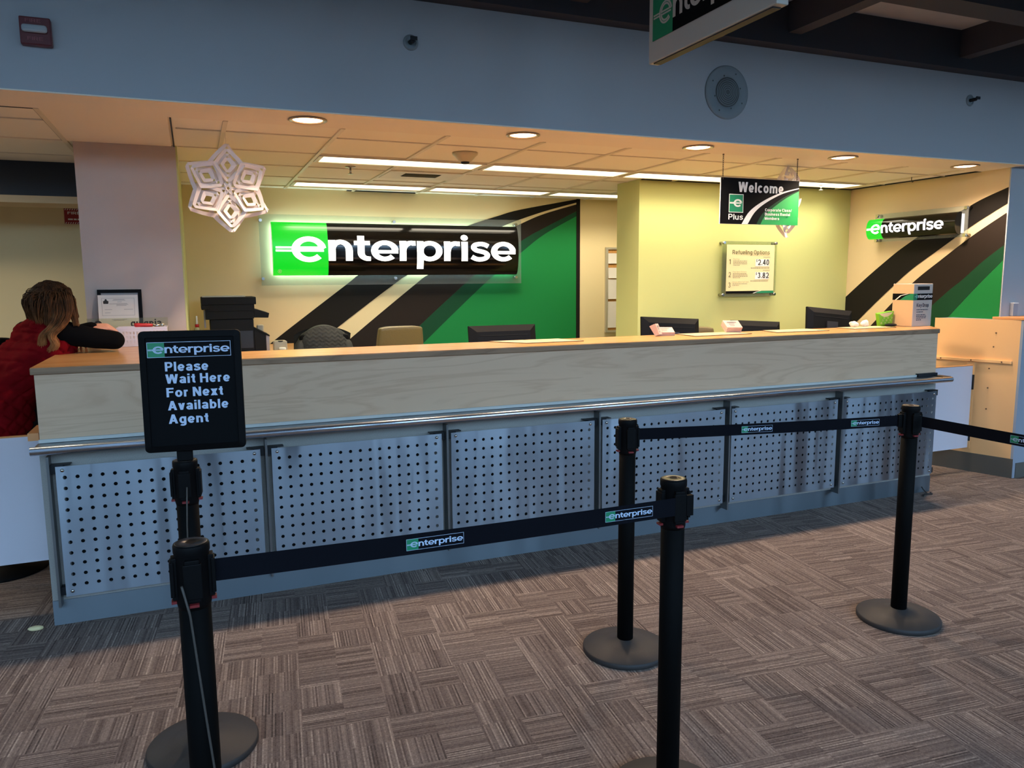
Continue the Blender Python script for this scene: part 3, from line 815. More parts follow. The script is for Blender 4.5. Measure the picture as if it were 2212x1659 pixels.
s_x = turned(dup(s_fr, (3.60, -2.75, 0), 'black stanchion out at the right, at the far end of the last belt'), 20)
def belt(parent, A, B, h, logos, sag=0.0):
    A, B = Vector(A), Vector(B); d = (B - A); L = d.length; X = d.normalized()
    M = frame(A, X, (0, 0, 1))
    b = MB()
    n = 24
    zz = lambda s: -sag * 4 * s * (1 - s)
    for dd in (-0.0008, 0.0008):
        for i in range(n):
            s0, s1 = i / n, (i + 1) / n
            b.face([b.v(M @ Vector((s0 * L, -h / 2 + zz(s0), dd))), b.v(M @ Vector((s1 * L, -h / 2 + zz(s1), dd))), b.v(M @ Vector((s1 * L, h / 2 + zz(s1), dd))), b.v(M @ Vector((s0 * L, h / 2 + zz(s0), dd)))])
    o = obj('belt', b, 'belt', parent)
    b = MB(); b.box(L - 0.012, L + 0.01, -h / 2 - 0.004, h / 2 + 0.004, -0.006, 0.006, M); obj('belt_clip', b, 'black', o)
    for a0, a1 in logos:
        w = (a1 - a0) * L; hh = w * (LV1 - LV0) / (LU1 - LU0)
        s = (a0 + a1) / 2
        Mq = M @ Matrix.Translation((a0 * L, -hh / 2 + zz(s), 0.0012))
        logo(o, flat_map(Mq, w), 'ink_white', 'logo_green', True, w > 0.1, 0.0006)
    return o
belt(s_fl, (0.594, -2.122, 0.938), (1.865, -2.134, 0.938), 0.052, [(0.348, 0.465), (0.785, 0.903)], 0.004)
belt(s_cb, (2.256, -1.219, 0.943), (3.485, -1.443, 0.943), 0.048, [(0.378, 0.494), (0.801, 0.914)], 0.004)
belt(s_r, (3.545, -1.506, 0.943), (3.60, -2.69, 0.943), 0.048, [(0.33, 0.46)], 0.004)
# loose belt ends hanging on the two left stanchions
b = MB(); b.tube([(0.527, -2.176, 0.93), (0.540, -2.170, 0.86), (0.560, -2.168, 0.6), (0.585, -2.166, 0.3), (0.598, -2.165, 0.12)], 0.0028, 6); obj('pull_cord', b, 'cord', s_fl)
b = MB(); b.tube([(0.532, -1.30, 0.93), (0.525, -1.285, 0.80), (0.520, -1.283, 0.6), (0.512, -1.282, 0.5)], 0.0028, 6); obj('pull_cord', b, 'cord', s_s)

# the waiting sign on its stanchion
sg = thing('waiting_sign', 'black framed sign asking to wait for the next agent, on a stanchion', 'sign', (0.53, -1.27, 1.0094))
ang = math.radians(6)
Ms = frame((0.53, -1.275, 1.045), (math.cos(ang), -math.sin(ang), 0), (0, 0.035, 1))
def rrect(x0, y0, x1, y1, r, n=5):
    P = []
    for cx, cy, a in ((x1 - r, y1 - r, 0), (x0 + r, y1 - r, 90), (x0 + r, y0 + r, 180), (x1 - r, y0 + r, 270)):
        for i in range(n + 1):
            t = math.radians(a + 90 * i / n); P.append((cx + r * math.cos(t), cy + r * math.sin(t)))
    return P
b = MB(); b.prism(rrect(-0.112, 0.0, 0.190, 0.385, 0.014), Ms, -0.016, 0.010); obj('frame_back', b, 'black', sg, bevel=0.004)
b = MB()
o_, i_ = rrect(-0.110, 0.002, 0.188, 0.383, 0.013), rrect(-0.092, 0.020, 0.170, 0.365, 0.004)
for k in range(len(o_)):
    k2 = (k + 1) % len(o_)
    b.face([b.v(Ms @ Vector((q[0], q[1], d))) for q, d in ((o_[k], 0.011), (o_[k2], 0.011), (i_[k2], 0.017), (i_[k], 0.017))])
    b.face([b.v(Ms @ Vector((q[0], q[1], d))) for q, d in ((i_[k], 0.017), (i_[k2], 0.017), (i_[k2], 0.0105), (i_[k], 0.0105))])
obj('frame_rim', b, 'black', sg)
b = MB(); b.flat(rect(-0.091, 0.021, 0.169, 0.364), Ms, 0.0108); obj('sign_sheet', b, 'sign_black', sg)
b = MB(); Mt = Ms @ Matrix.Translation((0, 0, 0.0122))
for s, y, w in (('Please', 0.258, 0.128), ('Wait Here', 0.219, 0.191), ('For Next', 0.176, 0.168), ('Available', 0.134, 0.180), ('Agent', 0.091, 0.118)):
    put_text(b, s, Mt, -0.039 + (0.002 if s[0] == 'A' else 0), y, 0.0295, w, 0.020, 0)
obj('lettering', b, 'ink_white', sg)
logo(sg, flat_map(Ms @ Matrix.Translation((-0.088, 0.302, 0.0115)), 0.247), 'ink_white', 'logo_green', True, True, 0.0006)
b = MB(); b.box(0.508, 0.556, -1.268, -1.226, 1.0095, 1.062); obj('mount', b, 'black', sg, bevel=0.003)

# ================================================================== HANGING AND WALL SIGNS
def pillow_map(M, w, h, bulge, frame_d):
    k = w / (LU1 - LU0)
    def fn(u, v, o):
        y = (v - LV0) / (LV1 - LV0)
        d = frame_d + bulge * math.sqrt(max(0.0, 1 - (2 * y - 1) ** 2 * 0.96)) - bulge * 0.2
        return M @ Vector(((u - LU0) * k, y * h, d + o))
    return fn
def lit_sign(name, label, M, w, h, bulge, ac, pins, glow, rim, standoff, loc, box_extra):
    t = thing(name, label, 'sign', loc)
    fn = pillow_map(M, w, h, bulge, standoff + 0.03)
    def strip(u0, u1, off):
        b = MB(); n = 26
        for i in range(n):
            va, vb = LV0 + (LV1 - LV0) * i / n, LV0 + (LV1 - LV0) * (i + 1) / n
            b.face([b.v(fn(u, v, off)) for u, v in ((u0, va), (u1, va), (u1, vb), (u0, vb))], True)
        return b
    k = w / (LU1 - LU0)
    U1 = LU1 + box_extra / k
    obj('black_face', strip(LG, U1, 0), 'sign_face', t)
    obj('green_face', strip(LU0, LG, 0), 'glow_green', t)
    b = MB()
    for u in (LU0, U1):
        vs = [fn(u, LV0 + (LV1 - LV0) * i / 26, 0) for i in range(27)]
        x = (u - LU0) * k
        b.face([b.v(q) for q in vs] + [b.v(M @ Vector((x, h, standoff))), b.v(M @ Vector((x, 0, standoff)))])
    xe = (U1 - LU0) * k
    b.face([b.v(M @ Vector(q)) for q in ((0, 0, standoff), (xe, 0, standoff), (xe, 0, standoff + 0.03 + bulge * 0.0), (0, 0, standoff + 0.03))])
    b.face([b.v(M @ Vector(q)) for q in ((0, h, standoff), (xe, h, standoff), (xe, h, standoff + 0.03), (0, h, standoff + 0.03))])
    obj('housing', b, 'sign_face', t)
    b = MB(); e = 0.012
    b.box(e, xe - e, e, h - e, 0.008, standoff - 0.014, M); obj('lit_back', b, rim, t)
    # lettering, wrapped over the curved face
    def dense(qs):
        out = []
        for q in qs:
            ys = [p[1] for p in q]
            if len(q) == 4 and max(ys) - min(ys) > 0.3 and abs(q[0][1] - q[1][1]) < 1e-6:
                n = 6
                for i in range(n):
                    y0 = q[0][1] + (q[2][1] - q[0][1]) * i / n; y1 = q[0][1] + (q[2][1] - q[0][1]) * (i + 1) / n
                    out.append(rect(q[0][0], y0, q[1][0], y1))
            else: out.append(q)
        return out
    b = MB(); quads_to(b, dense(word_quads()), fn, 0.003); obj('logo_lettering', b, glow, t)
    b = MB(); quads_to(b, dense(e_quads()), fn, 0.0035); ee = obj('logo_letter', b, glow, t)
    b = MB(); quads_to(b, e_lines(), fn, 0.0045); obj('letter_inline', b, 'glow_rim', ee)
    # acrylic back plate and stand-offs
    x0, y0, x1, y1 = ac
    b = MB(); b.box(x0, x1, y0, y1, standoff - 0.010, standoff - 0.002, M); obj('acrylic_plate', b, 'acrylic_f', t)
    for x, y in pins:
        b = MB(); b.cyl(M @ Vector((x, y, 0.0)), M @ Vector((x, y, standoff + 0.006)), 0.014, 16); obj('standoff', b, 'chrome', t)
    return t, fn, k
Mb = frame((1.262, 3.4385, 1.640), (1, 0, 0), (0, 0, 1))
t1, fn1, k1 = lit_sign('lightbox_sign', 'long lit green and black lightbox sign on the back wall mural', Mb, 2.375, 0.475, 0.075,
    (-0.10, -0.088, 2.44, 0.545), [(-0.085, -0.028), (2.385, -0.028), (1.13, -0.03), (1.13, 0.50), (-0.085, 0.49), (2.385, 0.50)], 'glow_white', 'glow_rim', 0.06, (2.45, 3.438, 1.64), 0.0)
b = MB()
c = (-0.62, -0.53)
for q in pen(arc(c[0], c[1], 0.085, 0.085, 0, 360, 24), 0.008, 0.008): b.face([b.v(fn1(u, v, 0.002)) for u, v in q])
for qq in glyph('R', 0.10)[0]: b.face([b.v(fn1(c[0] - 0.032 + x * 0.09, c[1] - 0.048 + y * 0.095, 0.002)) for x, y in qq])
obj('registered_mark', b, 'white_print', t1)
Mr2 = Matrix(Mr); Mr2.translation = Vector((6.4985, 1.500, 1.928))
lit_sign('lightbox_sign', 'shorter lit green and black lightbox sign on the right wall', Mr2, 0.81, 0.180, 0.055,
    (0.03, -0.024, 0.955, 0.225), [(0.05, -0.010), (0.935, -0.010), (0.05, 0.210), (0.935, 0.210)], 'glow_white_b', 'glow_rim_b', 0.06, (6.498, 1.0, 1.928), 0.09)

# hanging hall sign, seen from below
hs = thing('hanging_hall_sign', 'white framed double sided hall sign hanging from the dark ceiling', 'sign', (2.575, -1.21, 2.98))
Mh = frame((2.545, -0.80, 2.54), (0, -1, 0), (0, 0, 1))
b = MB(); b.box(2.547, 2.600, -1.63, -0.80, 2.54, 2.98); obj('sign_box', b, 'box_white', hs, bevel=0.004)
b = MB(); b.flat(rect(0.036, 0.088, 0.79, 0.286), Mh, 0.0005); obj('black_face', b, 'sign_black', hs)
b = MB(); b.box(2.555, 2.592, -1.6, -0.83, 2.535, 2.5405); obj('underside_strip', b, 'base_disc', hs)
kH = 0.754 / (LU1 - LU0); hh = 0.198
fH = lambda u, v, o: Mh @ Vector((0.036 + (u - LU0) * kH, 0.088 + (v - LV0) / (LV1 - LV0) * hh, 0.001 + o))
logo(hs, fH, 'box_white', 'logo_green', False, True, 0.0006)
for y in (-0.95, -1.48):
    b = MB(); b.cyl((2.575, y, 2.98), (2.575, y, 3.262), 0.006, 8); obj('hanger_rod', b, 'beam', hs)

# welcome sign on chains
we = thing('welcome_sign', 'black and green Welcome sign hanging on two chains over the counter', 'sign', (4.277, 0.48, 1.953))
Mw = frame((3.939, 0.479, 1.953), (1, 0, 0), (0, 0, 1)); WW, WH = 0.680, 0.311
b = MB(); b.box(3.939, 4.619, 0.4795, 0.486, 1.953, 2.264); obj('sign_board', b, 'white_print', we)
b = MB(); b.flat(rect(0.001, 0.001, WW - 0.001, WH - 0.001), Mw, 0.0004); obj('black_face', b, 'sign_black', we)
def swoosh(nm, lo, hi, m, off):
    b = MB(); A, B = spline(lo, 8), spline(hi, 8); n = min(len(A), len(B))
    def samp(C, t):
        q = t * (len(C) - 1); i = min(int(q), len(C) - 2); f = q - i
        return (C[i][0] + (C[i + 1][0] - C[i][0]) * f, C[i][1] + (C[i + 1][1] - C[i][1]) * f)
    for i in range(30):
        b.flat([samp(A, i / 30), samp(A, (i + 1) / 30), samp(B, (i + 1) / 30), samp(B, i / 30)], off[0], off[1])
    return b
cA = [(0.183, 0.001), (0.25, 0.09), (0.37, 0.165), (0.52, 0.225), (0.679, 0.262)]
cB = [(0.235, 0.001), (0.295, 0.085), (0.39, 0.152), (0.53, 0.216), (0.679, 0.256)]
cC = [(0.31, 0.001), (0.36, 0.075), (0.45, 0.14), (0.56, 0.20), (0.679, 0.243)]
cD = [(0.345, 0.001), (0.39, 0.07), (0.47, 0.13), (0.57, 0.19), (0.679, 0.238)]
obj('white_stripe', swoosh('', cA, cB, '', (Mw, 0.0009)), 'white_print', we)
obj('dark_green_stripe', swoosh('', cC, cD, '', (Mw, 0.0008)), 'm_dkgreen', we)
obj('green_field', swoosh('', cD, [(0.679, 0.001), (0.679, 0.12), (0.679, 0.238)], '', (Mw, 0.0010)), mat('print_green', (26, 160, 74), 0.5), we)
b = MB(); put_text(b, 'Welcome', Mw, 0.148, 0.217, 0.068, 0.388, 0.022, 0.0013); obj('title_lettering', b, 'white_print', we)
b = MB(); put_text(b, 'Plus', Mw, 0.070, 0.030, 0.038, 0.122, 0.008, 0.0013); obj('emblem_lettering', b, 'white_print', we)
b = MB()
for s, y in (('Corporate Class/', 0.093), ('Business Rental', 0.064), ('Members', 0.035)):
    put_text(b, s, Mw, 0.382, y, 0.0195, {'C': 0.230, 'B': 0.218, 'M': 0.125}[s[0]], 0.012, 0.0015)
obj('member_lettering', b, 'white_print', we)
b = MB(); b.flat(rect(0.072, 0.078, 0.193, 0.202), Mw, 0.0011); em = obj('emblem', b, 'white_print', we)
b = MB(); b.flat(rect(0.076, 0.082, 0.189, 0.198), Mw, 0.0015); obj('emblem_field', b, 'logo_green', em)
b = MB(); fE = lambda u, v, o: Mw @ Vector((0.079 + (u + 0.79) * 0.0405, 0.119 + v * 0.0405, o))
quads_to(b, e_quads(), fE, 0.0019); quads_to(b, [rect(-0.72, 0.2, -0.7, 0.2)], fE, 0.0019); obj('emblem_letter', b, 'white_print', em)
b = MB(); quads_to(b, e_lines(), fE, 0.0023); obj('letter_inline', b, 'logo_green', em)
for x in (3.957, 4.598):
    b = MB(); z = 2.255
    while z < ZC - 0.01:
        i = int(round((z - 2.255) / 0.014)); dx, dy = ((0.004, 0) if i % 2 else (0, 0.004))
        L = [(x + dx * math.cos(a), 0.482 + dy * math.cos(a), z + 0.0095 * math.sin(a)) for a in [2 * PI * k / 8 for k in range(9)]]
        b.tube(L, 0.0013, 5, False); z += 0.014
    b.cyl((x, 0.482, ZC - 0.012), (x, 0.482, ZC - 0.004), 0.006, 8)
    obj('chain', b, 'cord', we)

# refuelling price board
rb = thing('price_board', 'cream refueling price sheet in a clear acrylic holder on the lime wall', 'sign', (5.275, 1.828, 1.42))
Mp = frame((4.972, 1.775, 1.425), (1, 0, 0), (0, 0, 1))
b = MB(); b.box(4.972, 5.576, 1.772, 1.778, 1.418, 1.913); obj('acrylic_front', b, 'acrylic', rb)
b = MB(); b.box(4.972, 5.576, 1.782, 1.788, 1.418, 1.913); obj('acrylic_back', b, 'acrylic', rb)
Mq = frame((5.012, 1.7705, 1.447), (1, 0, 0), (0, 0, 1)); PW, PH = 0.537, 0.436
b = MB(); b.box(5.012, 5.549, 1.7708, 1.7716, 1.447, 1.883); obj('price_sheet', b, 'paper_warm', rb)
b = MB(); put_text(b, 'Refueling Options', Mq, 0.062, 0.350, 0.038, 0.414, 0.004, 0.0006); obj('title_lettering', b, 'ink_olive', rb)
for s, y in (('1', 0.262), ('2', 0.147), ('3', 0.054)):
    b = MB(); put_text(b, s, Mq, 0.026, y, 0.045, 0.024, 0.0, 0.0006); obj('option_number', b, 'ink_olive', rb)
for y in (0.247, 0.130):
    b = MB(); b.flat(rect(0.322, y - 0.003, 0.478, y + 0.060), Mq, 0.0006); obj('price_patch', b, 'white_print', rb)
for s, y in (('2.40', 0.255), ('3.82', 0.137)):
    b = MB(); put_text(b, s, Mq, 0.350, y, 0.050, 0.126, 0.010, 0.0012); put_text(b, '$', Mq, 0.328, y + 0.028, 0.022, 0.015, 0.0, 0.0012)
    obj('price_figures', b, 'ink', rb)
rr_ = random.Random(3)
for yt, s, y, n in ((0.302, 'Pre Pay', 0.288, 4), (0.190, 'Pay Upon Return', 0.176, 4), (0.098, 'Return With Full Tank', 0.084, 2)):
    b = MB(); put_text(b, s, Mq, 0.072, yt, 0.010, min(0.175, 0.0098 * len(s)), 0.0, 0.0007)
    for i in range(n):
        L = 0.155 if i < n - 1 else 0.07
        x = 0.072
        while x < 0.072 + L:
            w = rr_.uniform(0.008, 0.022); b.flat(rect(x, y - i * 0.0125, x + w, y - i * 0.0125 + 0.0052), Mq, 0.0007); x += w + 0.004
    obj('option_print', b, 'ink_soft', rb)
for y in (0.236, 0.119):
    b = MB(); b.flat(rect(0.315, y, 0.478, y + 0.0018), Mq, 0.0007)
    x = 0.270
    while x < 0.47:
        w = rr_.uniform(0.008, 0.02); b.flat(rect(x, y - 0.011, x + w, y - 0.0045), Mq, 0.0007); x += w + 0.004
    obj('price_rule', b, 'ink_soft', rb); b = MB(); x = 0.41
    while x < 0.475: b.flat(rect(x, y + 0.086, x + 0.012, y + 0.091), Mq, 0.0007); x += 0.016
    obj('price_print', b, 'ink_soft', rb)
b = MB(); b.flat(rect(0, 0, PW, 0.022), Mq, 0.0006); obj('footer_band', b, 'sign_black', rb)
b = MB(); b.flat([(0.33, 0.0), (PW, 0.0), (PW, 0.022), (0.40, 0.022), (0.36, 0.014)], Mq, 0.0009); obj('footer_green', b, 'logo_green', rb)
b = MB(); b.flat([(0.30, 0.0), (0.318, 0.0), (0.35, 0.012), (0.40, 0.022), (0.385, 0.022), (0.335, 0.012)], Mq, 0.0012); obj('footer_stripe', b, 'white_print', rb)
for x, y in ((4.984, 1.898), (5.564, 1.898), (4.984, 1.436), (5.564, 1.436)):
    b = MB(); b.cyl((x, 1.764, y), (x, 1.829, y), 0.012, 16); obj('standoff', b, 'chrome', rb)

# notice board beyond the partition
nb = thing('notice_board', 'framed cork notice board with pinned papers, half hidden behind the lime wall', 'notice board', (5.08, 3.438, 1.01))
b = MB(); b.box(4.735, 5.42, 3.424, 3.438, 1.03, 1.905); obj('cork_panel', b, 'cork', nb)
b = MB()
for q in ((4.710, 4.737, 1.010, 1.925), (5.418, 5.445, 1.010, 1.925), (4.737, 5.418, 1.010, 1.034), (4.737, 5.418, 1.902, 1.925)): b.box(q[0], q[1], 3.414, 3.438, q[2], q[3])
obj('frame', b, 'alu', nb)
for i, (z0, z1) in enumerate(((1.752, 1.862), (1.596, 1.708), (1.372, 1.586), (1.062, 1.345))):
    for x0, x1 in ((4.738, 4.93), (4.95, 5.17), (5.19, 5.40)):
        b = MB(); b.grid(lambda u, v: (x0 + 0.004 * i % 0.006 + (x1 - x0 - 0.01) * u, 3.4225 - 0.008 * (1 - v) ** 2, z0 + (z1 - z0) * v), 3, 5)
        obj('pinned_paper', b, 'paper', nb)

# ================================================================== CEILING FITTINGS
def area_spot(name, loc, power, size, blend, col, rad, parent=None):
    l = bpy.data.lights.new(name, 'SPOT'); l.energy = power; l.spot_size = math.radians(size); l.spot_blend = blend; l.color = col; l.shadow_soft_size = rad
    o = bpy.data.objects.new(name, l); COL.objects.link(o); o.location = loc
    return o
DL_LAB = ['round recessed downlight over the far left, mostly outside the frame', 'lit round downlight in the soffit left of the smoke detector, leftmost in view', 'lit round downlight in the soffit just right of the smoke detector', 'lit round downlight in the soffit left of the Welcome sign chains',
          'lit round downlight in the soffit right of the Welcome sign chains', 'lit round downlight in the soffit over the right wall sign, rightmost']
d0 = None
for i, x in enumerate(DLX):
    if i == 0: continue
    if d0 is None:
        d0 = thing('downlight', DL_LAB[i], 'ceiling light', (x, DL_Y, ZC - 0.006), 'round soffit downlights')
        b = MB(); b.lathe([(0.098, -0.001), (0.100, -0.006), (0.088, -0.010), (0.078, -0.006), (0.076, -0.001)], (0, 0, 0), 40); obj('trim_ring', b, 'down_trim', d0, local=True)
        b = MB(); b.lathe([(0.076, -0.002), (0.05, -0.0075), (0.01, -0.009)], (0, 0, 0), 32); obj('lamp_lens', b, 'down', d0, local=True)
    else:
        dup(d0, (x, DL_Y, ZC - 0.006), DL_LAB[i])
for i, x in enumerate(DLX):
    if i: area_spot('downlight_lamp', (x, DL_Y, ZC - 0.03), 92, 150, 0.6, (1.0, 0.76, 0.56), 0.06)

al = bpy.data.lights.new('added_fill_lamp', 'AREA'); al.shape = 'RECTANGLE'; al.size = 1.2; al.size_y = 0.3; al.energy = 30; al.color = (1.0, 0.86, 0.62)  # added warm lamp, out of view, to brighten the left rear wall
alo = bpy.data.objects.new('added_fill_lamp', al); COL.objects.link(alo); alo.location = (-2.0, 1.7, ZC - 0.02)
TR_LAB = ['front row fluorescent strip at the left, before the air vent', 'front row fluorescent strip second from the left, right of the smoke detector', 'front row fluorescent strip left of the Welcome sign chains', 'front row fluorescent strip at the right end, behind the Welcome sign',
          'back row fluorescent strip at the left, nearest the paper snowflake', 'back row fluorescent strip in the middle, above the lit sign', 'back row fluorescent strip at the right, running behind the lime wall']
tr0 = None
for i in range(7):
    x = 1.415 + 1.2192 * (i if i < 4 else i - 4); y0 = 1.43 if i < 4 else 2.86
    loc = (x, y0, ZC - 0.001)
    if tr0 is None:
        tr0 = thing('fluorescent_light', TR_LAB[0], 'ceiling light', loc, 'fluorescent ceiling strips')
        b = MB()
        for q in ((0, 1.19, 0, 0.012), (0, 1.19, 0.258, 0.27), (0, 0.03, 0.012, 0.258), (1.16, 1.19, 0.012, 0.258)): b.box(q[0], q[1], q[2], q[3], -0.014, 0.0)
        obj('light_frame', b, 'tbar', tr0, local=True)
        b = MB(); b.box(0.03, 1.16, 0.012, 0.258, -0.009, -0.002); obj('diffuser', b, 'light_panel', tr0, local=True)
    else: dup(tr0, loc, TR_LAB[i])
    fl = bpy.data.lights.new('fluorescent_lamp', 'AREA'); fl.shape = 'RECTANGLE'; fl.size = 1.12; fl.size_y = 0.24; fl.energy = 10.5; fl.color = (1.0, 0.90, 0.70); fl.spread = math.radians(118)
    flo = bpy.data.objects.new('fluorescent_lamp', fl); COL.objects.link(flo); flo.location = (x + 0.595, y0 + 0.135, ZC - 0.018)

def sprinkler(x, y, label):
    t = thing('sprinkler', label, 'sprinkler', (x, y, ZC - 0.002), 'ceiling sprinklers')
    b = MB(); b.lathe([(0.040, 0.0), (0.038, -0.006), (0.014, -0.010), (0.010, -0.012)], (0, 0, 0), 20); obj('escutcheon', b, 'chrome', t, local=True)
    b = MB(); b.cyl((0, 0, -0.010), (0, 0, -0.055), 0.008, 10); b.cyl((0, 0, -0.050), (0, 0, -0.054), 0.020, 14); obj('head', b, 'chrome', t, local=True)
    return t
s0 = sprinkler(1.713, 1.92, 'small pendant sprinkler in the ceiling left of the air vent')
dup(s0, (5.90, 1.60, ZC - 0.002), 'small pendant sprinkler in the ceiling right of the Welcome sign')
sm = thing('smoke_detector', 'dark beige smoke detector on the ceiling between the two left downlights', 'smoke detector', (2.31, 1.06, ZC))
b = MB(); b.lathe([(0.085, -0.001), (0.085, -0.012), (0.070, -0.025), (0.042, -0.055), (0.030, -0.060)], (2.31, 1.06, ZC), 28); obj('body', b, 'alu', sm)
b = MB(); b.lathe([(0.030, -0.060), (0.024, -0.072), (0.006, -0.074)], (2.31, 1.06, ZC), 20); obj('sensor_cap', b, 'bracket', sm)
av = thing('air_vent', 'dark slotted air vent in a white ceiling tile', 'vent', (2.31, 2.15, ZC))
b = MB(); b.box(2.03, 2.61, 1.99, 2.40, ZC - 0.010, ZC - 0.001); obj('vent_plate', b, 'tbar', av)
b = MB(); b.box(2.17, 2.46, 2.07, 2.24, ZC - 0.0115, ZC - 0.0102); vo = obj('vent_opening', b, 'void', av)
b = MB()
for i in range(6): b.box(2.175, 2.455, 2.085 + 0.026 * i, 2.092 + 0.026 * i, ZC - 0.016, ZC - 0.0112)
obj('slats', b, 'ink_olive', av)
b = MB(); hx, hy = 6.26, 0.95
b.tube([(hx, hy, ZC - 0.003), (hx, hy, ZC - 0.03)] + [(hx + 0.012 - 0.012 * math.cos(a), hy, ZC - 0.03 - 0.014 * math.sin(a)) for a in [PI * k / 8 for k in range(1, 9)]], 0.003, 8)
tag(obj('ceiling_hook', b, 'cord'), 'small hook in the ceiling above the right wall sign', 'hook')

# ================================================================== HEADER WALL FITTINGS
fa = thing('fire_alarm', 'dark red fire alarm strobe high on the blue header wall', 'alarm', (0.022, 0.13, 2.605))
b = MB(); b.box(-0.036, 0.082, 0.088, 0.1295, 2.605, 2.720); obj('housing', b, 'alarm', fa, bevel=0.005)
b = MB(); b.box(-0.026, 0.070, 0.064, 0.0882, 2.652, 2.684); obj('strobe_lens', b, 'lens', fa, bevel=0.010)
Mf = frame((-0.036, 0.0875, 2.605), (1, 0, 0), (0, 0, 1))
b = MB(); fp = mat('faded_print', (150, 80, 84), 0.6); put_text(b, 'FIRE', Mf, 0.028, 0.018, 0.014, 0.058, 0.0, 0.0004); obj('lettering', b, fp, fa); b = MB(); put_text(b, 'FIRE', Mf, 0.024, 0.092, 0.014, 0.058, 0.0, 0.0004); obj('lettering', b, fp, fa)
wsx = thing('wall_sprinkler', 'sidewall sprinkler on the header wall, right of the fire alarm', 'sprinkler', (1.70, 0.13, 2.80), 'sidewall sprinklers')
Ml = frame((0, 0, 0), (1, 0, 0), (0, 0, 1))
b = MB(); b.lathe([(0.040, 0.0), (0.040, 0.004), (0.030, 0.010), (0.028, 0.010), (0.026, 0.002)], (0, 0, 0), 24, Ml); obj('escutcheon', b, 'speaker', wsx, local=True)
b = MB(); b.cyl((0, 0, 0), (0, -0.05, 0), 0.012, 12); b.tube([(0.014, -0.012, 0), (0.012, -0.04, 0), (0, -0.062, 0)], 0.004, 8); b.tube([(-0.014, -0.012, 0), (-0.012, -0.04, 0), (0, -0.062, 0)], 0.004, 8); b.box(-0.018, 0.018, -0.068, -0.06, -0.004, 0.014); obj('head', b, 'bracket', wsx, local=True)
dup(wsx, (5.83, 0.13, 2.836), 'sidewall sprinkler on the header wall at the far right')
sp = thing('wall_speaker', 'round pale wall speaker on the blue header wall', 'speaker', (3.695, 0.13, 2.716))
Ml2 = Matrix.Translation((3.695, 0.1295, 2.716)) @ Ml
b = MB(); b.lathe([(0.160, 0.0), (0.158, 0.008), (0.150, 0.012), (0.09, 0.013), (0.088, 0.009)], (0, 0, 0), 48, Ml2); obj('speaker_ring', b, 'speaker', sp)
b = MB(); b.lathe([(0.088, 0.010), (0.0875, 0.0125), (0.04, 0.0145), (0.01, 0.015)], (0, 0, 0), 40, Ml2); gr = obj('grille', b, 'grille', sp)
b = MB()
for r in (0.018, 0.030, 0.042, 0.054, 0.066, 0.078):
    b.tube([(Ml2 @ Vector((r * math.cos(a), r * math.sin(a), 0.0148 - r * 0.03))) for a in [2 * PI * k / 36 for k in range(37)]], 0.0022, 5, False)
obj('grille_rings', b, 'speaker', gr)
for k in range(8):
    a = 2 * PI * k / 8 + 0.3; r = 0.125 if k % 2 else 0.098
    b = MB(); b.ell(Ml2 @ Vector((r * math.cos(a), r * math.sin(a), 0.0125)), (0.005, 0.003, 0.005), 8, 6); obj('screw', b, 'grille', sp)

# ================================================================== ON THE COUNTER
Z0 = TOP + 0.0005
def counter_mat(pts, label):
    t = thing('counter_mat', label, 'counter mat', (pts[0][0], pts[0][1], Z0), 'flat cream mats on the counter')
    b = MB(); b.prism(pts, XY, Z0, Z0 + 0.003); obj('mat_base', b, 'mat_edge', t)
    c = (sum(p[0] for p in pts) / 4, sum(p[1] for p in pts) / 4)
    q = [(c[0] + (p[0] - c[0]) * 0.955, c[1] + (p[1] - c[1]) * 0.955) for p in pts]
    b = MB(); b.prism(q, XY, Z0 + 0.003, Z0 + 0.0036); obj('mat_sheet', b, 'mat_paper', t)
counter_mat([(2.385, 0.225), (2.565, 0.222), (2.46, 0.455), (2.23, 0.455)], 'flat cream mat on the counter before the leftmost monitor, left one of the pair')
counter_mat([(2.570, 0.222), (2.765, 0.225), (2.70, 0.450), (2.465, 0.455)], 'flat cream mat on the counter right of its twin, before the leftmost monitor')
counter_mat([(3.57, 0.215), (4.05, 0.245), (4.00, 0.455), (3.585, 0.45)], 'flat cream mat on the counter between the two pink leaflet heaps')
counter_mat([(4.26, 0.245), (4.72, 0.235), (4.72, 0.45), (4.31, 0.455)], 'flat cream mat on the counter before the rightmost monitor')
counter_mat([(4.98, 0.26), (5.40, 0.27), (5.40, 0.455), (5.00, 0.455)], 'flat cream mat on the counter left of the key drop box')

def leaflet_stack(loc, rz, n, w, d, tilt, label, spread=0.0):
    t = thing('leaflet_stack', label, 'leaflets', loc, 'pink leaflets on the counter', rz)
    b = MB()
    for i in range(n):
        M = Matrix.Translation((0, 0, 0.0)) @ Matrix.Rotation(tilt + spread * i, 4, 'X') @ Matrix.Rotation(random.uniform(-0.05, 0.05), 4, 'Z')
        b.box(-w / 2, w / 2, -d / 2, d / 2, 0.004 * i, 0.004 * i + 0.0032, M)
    zmin = min(v.co.z for v in b.bm.verts); b.bm.transform(Matrix.Translation((0, 0, -zmin)))
    zmax = max(v.co.z for v in b.bm.verts)
    obj('leaflets', b, 'paper_pink', t, local=True)
    M = Matrix.Translation((0, 0, -zmin)) @ Matrix.Rotation(tilt + spread * n, 4, 'X')
    b = MB(); z = 0.004 * n + 0.0008
    b.box(-w * 0.32, w * 0.30, d * 0.14, d * 0.30, z, z + 0.0004, M)
    for k in range(3): b.box(-w * 0.25, w * (0.05 + 0.06 * k), -d * 0.3 + 0.02 * k, -d * 0.3 + 0.02 * k + 0.008, z, z + 0.0004, M)
    obj('print', b, 'ink_grey', t, local=True)
